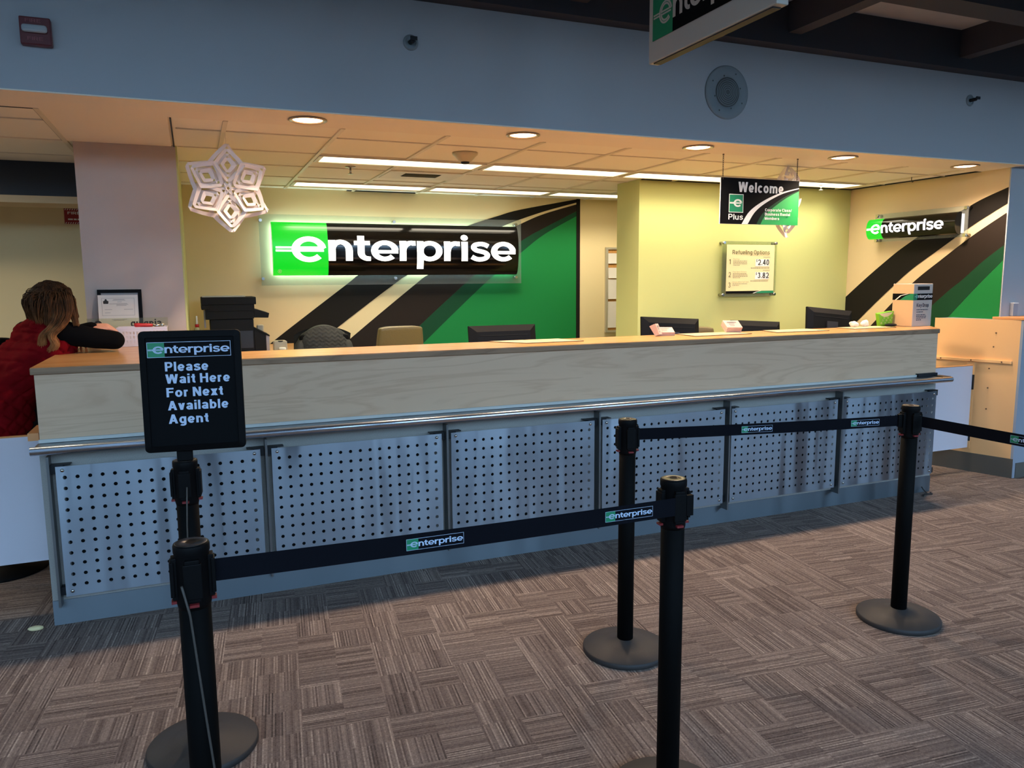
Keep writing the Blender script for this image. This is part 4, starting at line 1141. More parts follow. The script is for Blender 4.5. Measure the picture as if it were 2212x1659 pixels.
leaflet_stack((3.372, 0.395, Z0), 0.75, 9, 0.075, 0.075, 1.0, 'pink leaflets standing in a leaning bundle on the counter, left of the flat pile', 0.02)
leaflet_stack((3.478, 0.425, Z0), -0.35, 6, 0.11, 0.10, 0.28, 'low pile of pink leaflets on the counter, right of the leaning bundle')
leaflet_stack((4.02, 0.43, Z0), -0.15, 11, 0.115, 0.085, 0.55, 'stack of pink printed leaflets before the third monitor, alone on the counter')

# key drop box
kd = thing('key_drop_box', 'white, blue-lit key drop box with warm light painted down one side, on the right end of the counter', 'box', (5.66, 0.38, Z0), None, 0.0)
P0, P1, P2 = Vector((5.558, 0.455, 0)), Vector((5.578, 0.285, 0)), Vector((5.800, 0.305, 0))
P3 = P0 + (P2 - P1)
b = MB(); b.prism([(p.x, p.y) for p in (P1, P2, P3, P0)], XY, Z0, 1.531); obj('box_body', b, 'box_white', kd, bevel=0.004)
Kf = frame((P1.x, P1.y, Z0), P2 - P1, (0, 0, 1)); fw = (P2 - P1).length; H_ = 1.531 - Z0
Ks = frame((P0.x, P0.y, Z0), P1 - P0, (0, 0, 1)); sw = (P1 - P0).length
b = MB(); b.flat(rect(0.042, H_ - 0.048, 0.182, H_ - 0.020), Kf, 0.0012); obj('key_slot', b, 'void', kd)
b = MB(); b.flat(rect(0.003, 0.003, sw - 0.003, H_ - 0.004), Ks, 0.0006); obj('warm_light_sheet', b, 'warm_lit_side', kd)  # sheet paints the downlight's warmth onto this side of the white box
bd = MB(); bd.flat(rect(0, 0.198, fw, 0.247), Kf, 0.0010); bd.flat(rect(0, 0.198, sw, 0.247), Ks, 0.0010); obj('band', bd, 'sign_black', kd)
b = MB(); b.flat(rect(0, 0.198, 0.040, 0.247), Kf, 0.0014); b.flat([(sw * 0.35, 0.198), (sw, 0.198), (sw, 0.246), (sw * 0.86, 0.246), (sw * 0.62, 0.230)], Ks, 0.0014); obj('band_green', b, 'logo_green', kd)
b = MB(); b.flat([(sw * 0.12, 0.198), (sw * 0.18, 0.198), (sw * 0.42, 0.230), (sw * 0.80, 0.247), (sw * 0.66, 0.245), (sw * 0.36, 0.232)], Ks, 0.0018); obj('band_stripe', b, 'white_print', kd)
fK = lambda u, v, o: Kf @ Vector((0.022 + u * 0.0158, 0.214 + v * 0.019, 0.0018 + o))
b = MB(); quads_to(b, word_quads(), fK, 0); obj('logo_lettering', b, 'white_print', kd)
b = MB(); quads_to(b, e_quads(), fK, 0.0002); obj('logo_letter', b, mat('teal_print', (120, 190, 190), 0.5), kd)
nvy = mat('navy_ink', (26, 46, 74), 0.6)
b = MB(); put_text(b, 'Key Drop', Kf, 0.040, 0.146, 0.028, 0.140, 0.014, 0.0012); obj('title_lettering', b, nvy, kd)
b = MB()
for i, (y, L) in enumerate(((0.122, 0.14), (0.106, 0.085), (0.084, 0.11), (0.072, 0.125), (0.060, 0.12), (0.046, 0.06))):
    x = 0.042
    while x < 0.042 + L - 0.006:
        w = random.uniform(0.008, 0.02); b.flat(rect(x, y, min(x + w, 0.042 + L), y + 0.006), Kf, 0.0012); x += w + 0.004
obj('instruction_print', b, nvy, kd)

tb = thing('tissue_box', 'lime green open tissue packet left of the key drop box', 'tissue box', (5.48, 0.50, TOP))
b = MB()
vs = [(5.420, 0.43, Z0), (5.535, 0.43, Z0), (5.535, 0.468, Z0), (5.425, 0.468, Z0)]; up = [(5.385, 0.425, 1.305), (5.54, 0.42, 1.325), (5.54, 0.465, 1.325), (5.40, 0.466, 1.31)]
a = [b.v(p) for p in vs]; c = [b.v(p) for p in up]
for k in range(4): b.face([a[k], a[(k + 1) % 4], c[(k + 1) % 4], c[k]])
b.face(a); b.face(c)
obj('packet', b, 'green_box', tb)
b = MB(); b.grid(lambda u, v: (5.39 + 0.14 * u, 0.418, 1.306 + 0.012 * u - 0.03 * (1 - (2 * u - 1) ** 2) * v), 8, 2); obj('pale_flap', b, 'paper_warm', tb)
b = MB()
for i in range(9):
    x, z = 5.42 + 0.013 * i, 1.235 + 0.02 * (i % 3)
    b.tube([(x + 0.006 * math.cos(q), 0.4225, z + 0.006 * math.sin(q)) for q in [2 * PI * k / 10 for k in range(11)]], 0.0012, 4, False)
obj('ring_print', b, 'paper_warm', tb)
def crumple(name, label, c, r, m, seed, cat):
    b = MB(); b.ell((0, 0, 0), r, 14, 9); rn = random.Random(seed)
    for v in b.bm.verts:
        n = mnoise.noise(v.co * 38 + Vector((seed, 0, 0))); v.co *= 1 + 0.35 * n
    z = min(v.co.z for v in b.bm.verts); b.bm.transform(Matrix.Translation((c[0], c[1], c[2] - z)))
    for f in b.bm.faces: f.smooth = False
    return tag(obj(name, b, m), label, cat)
crumple('crumpled_tissue', 'crumpled white tissue beside the rightmost monitor', (5.15, 0.43, Z0), (0.038, 0.025, 0.022), 'paper', 3, 'tissue')
crumple('crumpled_tissue', 'crumpled white tissue left of the lime green packet', (5.27, 0.44, Z0), (0.040, 0.025, 0.024), 'paper', 5, 'tissue')
b = MB(); b.ell((5.475, 0.385, Z0 + 0.012), (0.055, 0.03, 0.012), 18, 8); tag(obj('dark_pouch', b, 'bracket'), 'small dark pouch lying before the lime green tissue packet', 'pouch')

# left end of the counter
fr_ = thing('document_frame', 'black frame leaning on the lavender pillar with a certificate sheet tucked in', 'picture frame', (0.16, 1.37, TOP))
Mfr = frame((0.046, 1.345, TOP + 0.002), (1, 0, 0), (0, 0.17, 1)); FW, FH = 0.244, 0.335
b = MB(); b.flat(rect(0, 0, FW, FH), Mfr, -0.008); b.box(0.012, FW - 0.012, 0.012, FH - 0.012, -0.008, -0.002, Mfr); obj('backing_sheet', b, 'ink_grey', fr_)
b = MB()
for q in ((0, 0, FW, 0.020), (0, FH - 0.020, FW, FH), (0, 0.02, 0.020, FH - 0.02), (FW - 0.020, 0.02, FW, FH - 0.02)): b.box(q[0], q[2], q[1], q[3], -0.012, 0.006, Mfr)
obj('frame', b, 'black', fr_)
b = MB(); b.box(0.002, 0.222, 0.005, FH - 0.034, 0.0065, 0.0075, Mfr); obj('certificate', b, 'paper', fr_)
b = MB(); Mc = Mfr @ Matrix.Translation((0.002, 0.005, 0.0082))
for q in ((0.020, 0.170, 0.200, 0.1715), (0.020, 0.2755, 0.200, 0.277), (0.020, 0.170, 0.0215, 0.277), (0.1985, 0.170, 0.200, 0.277)): b.flat(rect(*q), Mc, 0)
for y, x0, L in ((0.268, 0.085, 0.06), (0.262, 0.08, 0.07), (0.252, 0.105, 0.025), (0.241, 0.06, 0.10), (0.236, 0.10, 0.065), (0.230, 0.10, 0.055), (0.206, 0.035, 0.04), (0.206, 0.14, 0.05), (0.186, 0.035, 0.03), (0.144, 0.07, 0.085), (0.140, 0.08, 0.06)): b.flat(rect(x0, y, x0 + L, y + 0.0022), Mc, 0)
obj('print', b, 'ink_grey', fr_)
b = MB()
b.flat([(0.030, 0.242), (0.056, 0.242), (0.058, 0.258), (0.050, 0.262), (0.047, 0.270), (0.043, 0.272), (0.039, 0.270), (0.036, 0.262), (0.028, 0.258)], Mc, 0.0001); obj('crest', b, 'ink', fr_)
ac_ = thing('acrylic_stand', 'low clear acrylic stand with reversed dark lettering behind the white basket', 'stand', (0.21, 1.30, TOP))
b = MB(); b.box(-0.01, 0.432, 1.298, 1.302, TOP, 1.372); b.box(-0.01, 0.432, 1.298, 1.33, TOP, TOP + 0.004); obj('plate', b, 'acrylic', ac_)
Ma = frame((-0.01, 1.2975, TOP), (1, 0, 0), (0, 0, 1))
b = MB(); put_text(b, 'sign up', Ma, 0.235, 0.108, 0.044, 0.170, 0.02, 0, mirror=True); obj('lettering', b, 'ink', ac_); b = MB(); put_text(b, 'o', Ma, 0.038, 0.108, 0.056, 0.042, 0.02, 0); obj('lettering', b, 'ink', ac_)
bk = thing('plastic_basket', 'white slotted plastic basket of small things behind the waiting sign', 'basket', (0.30, 1.18, TOP))
BX0, BX1, BY0, BY1, BZ0, BZ1 = 0.165, 0.425, 1.12, 1.26, TOP + 0.001, 1.320
b = MB()
def slotted(b, P, Q, z0, z1, cols, rows, t):
    P, Q = Vector(P), Vector(Q); X = (Q - P).normalized(); L = (Q - P).length; M = frame(P, X, (0, 0, 1)); H = z1 - z0
    xs = [0]; w = L / (cols * 2 + 1)
    for i in range(cols * 2 + 1): xs.append(w * (i + 1))
    hs = [0, H * 0.18]
    for r in range(rows): hs += [hs[-1] + H * 0.15, hs[-1] + H * 0.15 + H * 0.09]
    hs.append(H)
    for i in range(len(xs) - 1):
        for j in range(len(hs) - 1):
            if i % 2 == 1 and j % 2 == 1 and j < rows * 2: continue
            b.box(xs[i], xs[i + 1], hs[j], hs[j + 1], 0, t, M)
slotted(b, (BX0, BY0, BZ0), (BX1, BY0, BZ0), BZ0, BZ1, 14, 3, 0.004); slotted(b, (BX1, BY1, BZ0), (BX0, BY1, BZ0), BZ0, BZ1, 14, 3, 0.004)
slotted(b, (BX0, BY1, BZ0), (BX0, BY0, BZ0), BZ0, BZ1, 7, 3, 0.004); slotted(b, (BX1, BY0, BZ0), (BX1, BY1, BZ0), BZ0, BZ1, 7, 3, 0.004)
b.box(BX0, BX1, BY0, BY1, BZ0, BZ0 + 0.004)
obj('basket_body', b, 'white_basket', bk)
b = MB()
for q in ((BX0 - 0.006, BX1 + 0.006, BY0 - 0.006, BY0 + 0.004), (BX0 - 0.006, BX1 + 0.006, BY1 - 0.004, BY1 + 0.006), (BX0 - 0.006, BX0 + 0.004, BY0, BY1), (BX1 - 0.004, BX1 + 0.006, BY0, BY1)): b.box(q[0], q[1], q[2], q[3], BZ1 - 0.006, BZ1 + 0.003)
obj('rim', b, 'white_basket', bk)
b = MB(); b.tube([(0.255, 1.125, 1.337), (0.27, 1.128, 1.336), (0.34, 1.14, 1.332), (0.352, 1.142, 1.331)], [0.010, 0.0115, 0.0105, 0.008], 12); b.box(0.26, 0.285, 1.12, 1.135, 1.324, 1.33)
tag(obj('red_marker', b, 'red_plastic'), 'red plastic marker lying across the rim of the white basket', 'marker')
for x, y, r, lb in ((0.375, 1.16, 0.020, 'small pale jar in the white basket, nearest the red marker'), (0.400, 1.20, 0.018, 'small pale jar in the white basket, by its right rim'), (0.345, 1.21, 0.019, 'small pale jar in the white basket, at the back')):
    j = thing('small_jar', lb, 'jar', (x, y, TOP + 0.006), 'small jars in the basket')
    b = MB(); b.lathe([(r * 0.8, 0.0), (r, 0.005), (r, 0.095), (r * 0.75, 0.106)], (x, y, TOP + 0.006), 14); obj('jar_body', b, 'alu', j)
    b = MB(); b.lathe([(r * 0.78, 0.107), (r * 0.82, 0.110), (r * 0.82, 0.120), (r * 0.6, 0.123)], (x, y, TOP + 0.006), 14); obj('lid', b, 'chrome', j)

# ================================================================== BEHIND THE COUNTER
dk = thing('staff_desk', 'long low staff desk hidden behind the counter under the monitors', 'desk', (3.4, 0.95, 0))
b = MB(); b.box(0.85, 6.0, 0.62, 1.32, 0.735, 0.765); obj('desk_top', b, 'maple_top', dk)
for x in (0.87, 2.4, 4.2, 5.96):
    b = MB(); b.box(x, x + 0.03, 0.65, 1.28, 0, 0.735); obj('leg_panel', b, 'laminate', dk)
def monitor(x, y, zt, w, h, rz, roll, label):
    t = thing('monitor', label, 'monitor', (x, y, 0.766), 'staff monitors', rz)
    zt -= 0.766; M = Matrix.Translation((0, 0, zt - h / 2)) @ Matrix.Rotation(roll, 4, 'Y') @ Matrix.Rotation(math.radians(-8), 4, 'X')
    b = MB()
    F = [(-w / 2, -h / 2), (w / 2, -h / 2), (w / 2, h / 2), (-w / 2, h / 2)]; I = [(p[0] * 0.80, p[1] * 0.74 - 0.006) for p in F]
    A = [b.v(M @ Vector((p[0], 0.012, p[1]))) for p in F]; B = [b.v(M @ Vector((p[0], -0.006, p[1]))) for p in F]; C_ = [b.v(M @ Vector((p[0], -0.030, p[1]))) for p in I]
    for k in range(4):
        k2 = (k + 1) % 4; b.face([A[k], A[k2], B[k2], B[k]]); b.face([B[k], B[k2], C_[k2], C_[k]])
    b.face(A); b.face(C_)
    obj('back_shell', b, 'monitor', t, local=True)
    b = MB(); b.box(-w / 2 + 0.012, w / 2 - 0.012, 0.0122, 0.0135, -h / 2 + 0.012, h / 2 - 0.012, M); obj('screen', b, 'sign_face', t, local=True)
    b = MB(); b.box(-w * 0.36, w * 0.36, -0.0325, -0.029, h * 0.245, h * 0.265, M); obj('vent_line', b, 'void', t, local=True)
    b = MB(); b.box(-0.055, 0.055, -0.042, -0.028, -h * 0.42, h * 0.13, M); pl = obj('mount_plate', b, 'monitor_plate', t, local=True)
    b = MB(); b.tube([M @ Vector((0.018 * math.cos(q), -0.0425, -h * 0.12 + 0.018 * math.sin(q))) for q in [2 * PI * k / 16 for k in range(17)]], 0.002, 5, False); obj('cable_ring', b, 'void', pl, local=True)
    b = MB(); b.box(-0.035, 0.035, -0.075, -0.048, 0.0, zt - h * 0.62); b.box(-0.035, 0.035, -0.06, -0.038, zt - h * 0.72, zt - h * 0.55); obj('stand', b, 'monitor', t, local=True)
    b = MB(); b.box(-0.12, 0.12, -0.15, 0.07, 0, 0.012); obj('stand_foot', b, 'monitor', t, local=True)
    return t
monitor(2.555, 1.02, 1.274, 0.50, 0.29, 0.02, 0.0, 'black monitor seen from behind against the green mural, leftmost')
monitor(3.925, 1.02, 1.290, 0.515, 0.30, 0.0, 0.06, 'black monitor seen from behind, rising behind the pink leaflets')
monitor(4.735, 1.02, 1.244, 0.50, 0.29, 0.04, 0.06, 'low black monitor seen from behind, below the price board')
monitor(5.395, 0.92, 1.330, 0.46, 0.29, -0.05, 0.10, 'black monitor seen from behind, rightmost and tallest, below the lime wall corner')

def office_chair(name, label, x, y, zt, w, rz, m, lean=0.08, hb=0.52):
    t = thing(name, label, 'chair', (x, y, 0), 'office chairs', rz)
    b = MB()
    b.grid(lambda u, v: ((u - 0.5) * w * (1 - 0.10 * v ** 4), -0.03 - 0.05 * (1 - (2 * u - 1) ** 2) * 0.6 - lean * v, zt - hb + hb * v - 0.015 * (2 * u - 1) ** 4 * v ** 6), 14, 14)
    b.grid(lambda u, v: ((u - 0.5) * w * (1 - 0.10 * v ** 4), 0.045 - 0.05 * (1 - (2 * u - 1) ** 2) * 0.3 - lean * v, zt - hb + hb * v - 0.015 * (2 * u - 1) ** 4 * v ** 6), 14, 14)
    n = 14
    for v_ in (0, 1):
        for i in range(n):
            u0, u1 = i / n, (i + 1) / n
            f = lambda u, o, k: ((u - 0.5) * w * (1 - 0.10 * v_ ** 4), o - 0.05 * (1 - (2 * u - 1) ** 2) * k - lean * v_, zt - hb + hb * v_ - 0.015 * (2 * u - 1) ** 4 * v_ ** 6)
            b.quad(f(u0, -0.03, 0.6), f(u1, -0.03, 0.6), f(u1, 0.045, 0.3), f(u0, 0.045, 0.3))
    for u_ in (0, 1):
        for i in range(n):
            v0, v1 = i / n, (i + 1) / n
            f = lambda v, o: ((u_ - 0.5) * w * (1 - 0.10 * v ** 4), o - lean * v, zt - hb + hb * v - 0.015 * v ** 6)
            b.quad(f(v0, -0.03), f(v1, -0.03), f(v1, 0.045), f(v0, 0.045))
    bmesh.ops.remove_doubles(b.bm, verts=b.bm.verts, dist=0.0004)
    obj('backrest', b, m, t, local=True, bevel=0.012)
    zs = 0.48
    b = MB(); b.box(-w / 2, w / 2, 0.03, 0.50, zs - 0.07, zs); obj('seat', b, m, t, local=True, bevel=0.025)
    b = MB(); b.cyl((0, 0.25, 0.08), (0, 0.25, zs - 0.07), 0.025, 14); b.box(-0.03, 0.03, 0.0, 0.25, zs - 0.10, zs - 0.07); b.box(-0.03, 0.03, 0.045 - 0.01, 0.06, zs - 0.09, zt - hb + 0.15); obj('column', b, 'black', t, local=True)
    for k in range(5):
        a = 2 * PI * k / 5; b = MB(); b.tube([(0, 0.25, 0.10), (0.26 * math.cos(a), 0.25 + 0.26 * math.sin(a), 0.075)], [0.022, 0.014], 8); lg = obj('base_leg', b, 'black', t, local=True)
        b = MB(); b.cyl((0.26 * math.cos(a) - 0.012, 0.25 + 0.26 * math.sin(a), 0.03), (0.26 * math.cos(a) + 0.012, 0.25 + 0.26 * math.sin(a), 0.03), 0.03, 14); obj('caster', b, 'black', lg, local=True)
    return t
office_chair('office_chair', 'olive leather chair back against the dark green mural stripe', 2.145, 2.36, 1.216, 0.40, 0.05, 'leather')
office_chair('office_chair', 'dark olive chair showing only its top between two monitors', 4.51, 1.52, 1.176, 0.44, PI, 'leather', 0.05)
jc = office_chair('office_chair', 'black office chair under the charcoal quilted jacket', 1.475, 2.02, 1.20, 0.40, 0.0, 'black')
# the quilted jacket over its back
jk = thing('quilted_jacket', 'charcoal zigzag quilted jacket draped over a chair back', 'jacket', (1.47, 1.95, 1.15))
def jshell(u, v):
    a = PI * u; x = 1.472 - 0.225 * math.cos(a) * (1 - 0.45 * v ** 2.2)
    top = 1.262 - 0.052 * abs(math.cos(a)) ** 2.2
    z = 0.86 + (top - 0.86) * math.sin(v * PI / 2)
    y = 1.955 - 0.085 * math.sin(a) * (1 - 0.55 * v ** 3) + 0.10 * max(0, v - 0.9) * 10 * 0.5
    zz = (x * 22 + 0.0) % 1.0; tri = abs(zz - 0.5) * 2
    band = ((z + tri * 0.022) * 34) % 1.0
    y -= 0.006 * math.sin(PI * band) ** 0.5 if 0.18 < u < 0.85 else 0.010 * mnoise.noise(Vector((x * 14, z * 20, 3)))
    y -= 0.012 * mnoise.noise(Vector((x * 9, z * 9, 1)))
    return (x, y, z)
b = MB(); b.grid(jshell, 90, 70); obj('back_panel', b, 'jacket', jk)
b = MB(); b.grid(lambda u, v: (1.262 + 0.42 * u, 1.975 + 0.10 * v, (1.262 - 0.052 * abs(2 * u - 1) ** 2.6) - 0.02 - 0.30 * v ** 1.5), 30, 14); obj('front_panel', b, 'jacket', jk)
for sx, x0 in ((-1, 1.335), (1, 1.605)):
    b = MB(); b.tube([(x0, 1.95, 1.175), (x0 + sx * 0.035, 1.935, 1.11), (x0 + sx * 0.055, 1.925, 1.00), (x0 + sx * 0.05, 1.93, 0.82)], [0.030, 0.042, 0.050, 0.048], 16); obj('jacket_sleeve', b, 'jacket', jk)
b = MB(); b.box(1.44, 1.53, 1.868, 1.90, 1.02, 1.14); obj('hood_flap', b, 'jacket', jk, bevel=0.012)

bc = thing('storage_cabinet', 'low cabinet run along the back office wall, hidden below the counter line', 'cabinet', (1.2, 2.9, 0))
b = MB(); b.box(0.56, 1.75, 2.62, 3.40, 0.0, 0.99); obj('cabinet_body', b, 'white_lam', bc)
b = MB(); b.box(0.55, 1.76, 2.60, 3.42, 0.99, 1.02); obj('cabinet_top', b, 'maple_top', bc)
cp = thing('copier', 'charcoal multifunction copier with side output tray on the back cabinet', 'copier', (0.90, 2.9, 1.02))
b = MB(); b.box(0.70, 1.03, 2.70, 3.10, 1.021, 1.285); b.prism([(1.03, 1.021), (1.122, 1.021), (1.122, 1.160), (1.03, 1.215)], frame((0, 2.70, 0), (1, 0, 0), (0, 0, 1)), 0, -0.36); obj('body', b, 'copier', cp, bevel=0.004)
b = MB(); b.prism([(1.03, 1.217), (1.15, 1.150), (1.15, 1.138), (1.122, 1.150), (1.03, 1.205)], frame((0, 2.695, 0), (1, 0, 0), (0, 0, 1)), 0, -0.3); obj('lower_lid', b, 'void', cp)
b = MB(); b.box(1.1225, 1.147, 2.705, 3.0, 1.021, 1.149); obj('paper_drawer_side', b, 'copier_lt', cp)
b = MB(); b.box(0.668, 1.035, 2.69, 3.12, 1.287, 1.352); obj('finisher_deck', b, 'copier', cp, bevel=0.004)
b = MB(); b.prism([(1.035, 1.296), (1.146, 1.292), (1.155, 1.330), (1.06, 1.362), (1.035, 1.362)], frame((0, 2.69, 0), (1, 0, 0), (0, 0, 1)), 0, -0.32); obj('output_tray', b, 'copier', cp, bevel=0.003)
b = MB(); b.box(0.672, 1.041, 2.69, 3.12, 1.353, 1.404); obj('scan_bed', b, 'copier', cp)
b = MB(); b.box(0.640, 1.056, 2.68, 3.12, 1.366 + 0.038, 1.464); b.box(0.640, 0.70, 2.68, 3.12, 1.366, 1.404); obj('document_feeder', b, 'copier', cp, bevel=0.005)
b = MB(); b.box(0.652, 0.98, 2.76, 3.05, 1.4645, 1.473); obj('feeder_tray', b, 'alu', cp)
b = MB(); b.box(0.715, 1.02, 2.697, 2.6995, 1.05, 1.19); obj('front_door', b, 'monitor_plate', cp)
b = MB(); b.box(0.655, 0.668, 2.75, 2.80, 1.22, 1.36); obj('side_latch', b, 'copier_lt', cp)
b = MB(); b.box(1.08, 1.14, 3.11, 3.16, 1.021, 1.215); tag(obj('beige_holder', b, 'alu', bevel=0.01), 'beige upright holder behind the copier', 'holder')
sb = thing('spray_bottle', 'clear bottle with a red collar left of the copier', 'bottle', (0.60, 2.66, 1.02))
b = MB(); b.lathe([(0.026, 0.001), (0.028, 0.006), (0.028, 0.17), (0.020, 0.20), (0.011, 0.215), (0.011, 0.222)], (0.60, 2.66, 1.02), 20); obj('bottle_body', b, mat('translucent_bottle', (214, 208, 170), 0.2, alpha=0.55), sb)
b = MB(); b.lathe([(0.0155, 0.212), (0.0155, 0.236)], (0.60, 2.66, 1.02), 20); obj('red_collar', b, 'red_plastic', sb)
b = MB(); b.lathe([(0.008, 0.236), (0.008, 0.262), (0.0065, 0.264), (0.0065, 0.300)], (0.60, 2.66, 1.02), 14); obj('nozzle', b, 'white_print', sb)
b2 = MB(); b2.box(-0.03, 0.035, -0.02, 0.02, 0.03, 0.10, Matrix.Translation((0.575, 2.57, 1.10)) @ Matrix.Rotation(0.35, 4, 'Y')); b2.cyl((0.575, 2.57, 1.021), (0.585, 2.57, 1.15), 0.012, 10); b2.box(0.56, 0.60, 2.55, 2.615, 1.0215, 1.03)
tag(obj('card_reader', b2, 'grille', bevel=0.004), 'small grey card reader on a stand left of the clear bottle', 'card reader')
td = thing('tape_dispenser', 'pale plastic dispenser with a dark slot, right of the copier', 'dispenser', (1.23, 2.68, 1.021))
b = MB(); b.prism([(1.176, 0.0), (1.284, 0.0), (1.282, 0.074), (1.268, 0.080), (1.192, 0.080), (1.178, 0.074)], frame((0, 2.66, 1.021), (1, 0, 0), (0, 0, 1)), 0, -0.09); obj('housing', b, 'alu', td, bevel=0.004)
b = MB(); b.prism(arc(1.23, 0.08, 0.022, 0.010, 180, 360, 12), frame((0, 2.6585, 1.021), (1, 0, 0), (0, 0, 1)), 0, -0.03); obj('dark_slot', b, 'ink', td)
b = MB(); b.lathe([(0.030, 0), (0.030, 0.02), (0.024, 0.026)], (1.24, 2.635, 1.021), 20); obj('white_roll', b, 'white_print', td)

# paper snowflakes: each is six rolled paper cones of nested strips
def snowflake(loc, R, label, rz, group, tiltx=0.0, hang=None):
    t = thing('paper_snowflake', label, 'decoration', loc, group, rz)
    for k in range(6):
        a = math.radians(60 * k + 90 + random.uniform(-3, 3)); Rm = Matrix.Rotation(-a + PI / 2, 4, 'Y') @ Matrix.Rotation(random.uniform(-0.15, 0.15), 4, 'Z')
        Rm = Matrix.Rotation(tiltx, 4, 'X') @ Rm
        b = MB()
        for lv, (s, wid, sgn) in enumerate(((1.0, 0.50, 1), (0.76, 0.38, -1), (0.54, 0.27, 1), (0.34, 0.16, -1))):
            c0 = R * (0.03 + 0.50 * (1 - s))
            for side in (-1, 1):
                def strip(u, v):
                    k = 1 - abs(2 * u - 1); q = 0.72 * k + 0.28 * math.sin(PI * u)
                    z = c0 + R * s * u * 0.97
                    wv = (v - 0.5) * R * 0.135
                    y = sgn * wid * R * 0.40 * math.sin(PI * u)
                    return Rm @ Vector((side * (wid * R * q * 0.80 - abs(wv) * 0.0) + wv * 0.75 * side, y + wv * 0.65 * sgn, z))
                b.grid(strip, 16, 2)
        obj('paper_cone', b, 'snow', t, local=True)
    if hang:
        b = MB(); b.tube([(0, 0, R * 0.98), (0, 0, hang)], 0.0012, 5); obj('thread', b, 'snow', t, local=True)
    return t
snowflake((0.806, 0.84, 2.112), 0.245, 'white paper snowflake hanging near the lavender pillar, in full view', 0.12, 'hanging paper snowflakes', 0.0, ZC - 2.112)
snowflake((4.83, 0.82, 2.165), 0.275, 'white paper snowflake mostly hidden behind the Welcome sign', 1.0, 'hanging paper snowflakes', 0.0, ZC - 2.165)

# red fire notice on the far left wall
rs = thing('fire_notice', 'small red and white striped notice on the wall left of the pillar', 'sign', (-0.27, 3.438, 2.13))
Mrs = frame((-0.355, 3.437, 2.07), (1, 0, 0), (0, 0, 1))
b = MB(); b.box(-0.355, -0.20, 3.433, 3.439, 2.07, 2.195); obj('plate', b, 'red_sign', rs)
b = MB(); Mrs = frame((-0.355, 3.4325, 2.07), (1, 0, 0), (0, 0, 1))
for i in range(9):
    for y in (0.002, 0.111): b.flat([(0.017 * i + 0.004, y), (0.017 * i + 0.010, y), (0.017 * i + 0.016, y + 0.012), (0.017 * i + 0.010, y + 0.012)], Mrs, 0)
put_text(b, 'FIRE', Mrs, 0.025, 0.078, 0.022, 0.09, 0.01, 0); b.flat(rect(0.025, 0.032, 0.06, 0.044), Mrs, 0.0002); b.flat(rect(0.066, 0.032, 0.088, 0.044), Mrs, 0.0002); b.flat(rect(0.094, 0.032, 0.125, 0.044), Mrs, 0.0002)
obj('print', b, 'white_print', rs)

# ================================================================== GATES AND SIDE CABINET
gl = thing('swing_gate', 'low white swing panel at the left end of the counter, below the seated woman', 'gate', (-0.45, 0.33, 0.22))
b = MB(); b.box(-1.15, -0.14, 0.33, 0.352, 0.229, 0.852); obj('panel', b, 'white_lam', gl)
b = MB(); b.box(-1.15, -0.14, 0.3295, 0.353, 0.852, 0.858); obj('wood_top_edge', b, 'tan_edge', gl)
b = MB(); b.box(-0.148, -0.104, 0.10, 0.335, 0.870, 0.905); obj('wood_latch_block', b, 'tan_edge', gl)
b = MB(); b.box(-0.14, -0.10, 0.34, 0.36, 0.3, 0.8); obj('hinge', b, 'bracket', gl)
gr_ = thing('swing_gate', 'white swing panel hinged to the tan cabinet at the right end of the counter', 'gate', (6.15, 0.33, 0.2))
b = MB(); b.box(5.80, 6.335, 0.33, 0.352, 0.205, 0.872); obj('panel', b, 'white_lam', gr_)
b = MB(); b.box(5.80, 6.335, 0.3295, 0.353, 0.872, 0.879); obj('wood_top_edge', b, 'tan_edge', gr_)
b = MB(); b.box(6.336, 6.350, 0.322, 0.36, 0.68, 0.80); obj('hinge', b, 'bracket', gr_)
b = MB(); b.box(6.336, 6.350, 0.322, 0.36, 0.26, 0.38); obj('hinge', b, 'bracket', gr_)
sc_ = thing('side_cabinet', 'tan sided cabinet beyond the gate with grey kickboard and rows of screws', 'cabinet', (6.6, 0.3, 0))
A0 = Vector((6.475, 0.04, 0)); B0 = Vector((6.290, 0.66, 0)); D_ = (A0 - B0).normalized(); LN = (A0 - B0).length
Msc = frame(B0, A0 - B0, (0, 0, 1))        # outward normal points to the viewer's left
if Msc.col[2][0] > 0: pass
nsg = 1 if (Msc @ Vector((0, 0, 1)) - Msc @ Vector((0, 0, 0))).x < 0 else -1
b = MB(); b.prism([(B0.x, B0.y), (A0.x, A0.y), (A0.x + 0.7, A0.y + 0.0), (A0.x + 0.7, A0.y + 0.205), (A0.x + 0.02, A0.y + 0.205), (6.495, 0.30), (6.495, 0.66)], XY, 0.001, 1.243); obj('body', b, 'base_blue', sc_)
b = MB(); b.box(0, LN - 0.018, 0.155, 1.245, 0, nsg * 0.004, Msc); obj('side_panel', b, 'tan_lam', sc_)
b = MB(); b.box(LN - 0.018, LN, 0.12, 1.243, 0, nsg * 0.004, Msc); obj('edge_strip', b, 'base_blue', sc_)
b = MB(); b.box(0, LN, 0.0, 0.155, 0, nsg * 0.006, Msc); obj('kickboard', b, 'base_grey', sc_)
b = MB(); b.box(0.02, LN - 0.06, 0.905, 0.925, nsg * 0.004, nsg * 0.022, Msc); obj('ledge_strip', b, 'tan_lam', sc_)
b = MB(); b.box(0.27, 0.33, 0.19, 0.90, nsg * 0.004, nsg * 0.016, Msc); obj('hinge_batten', b, 'tan_lam', sc_)
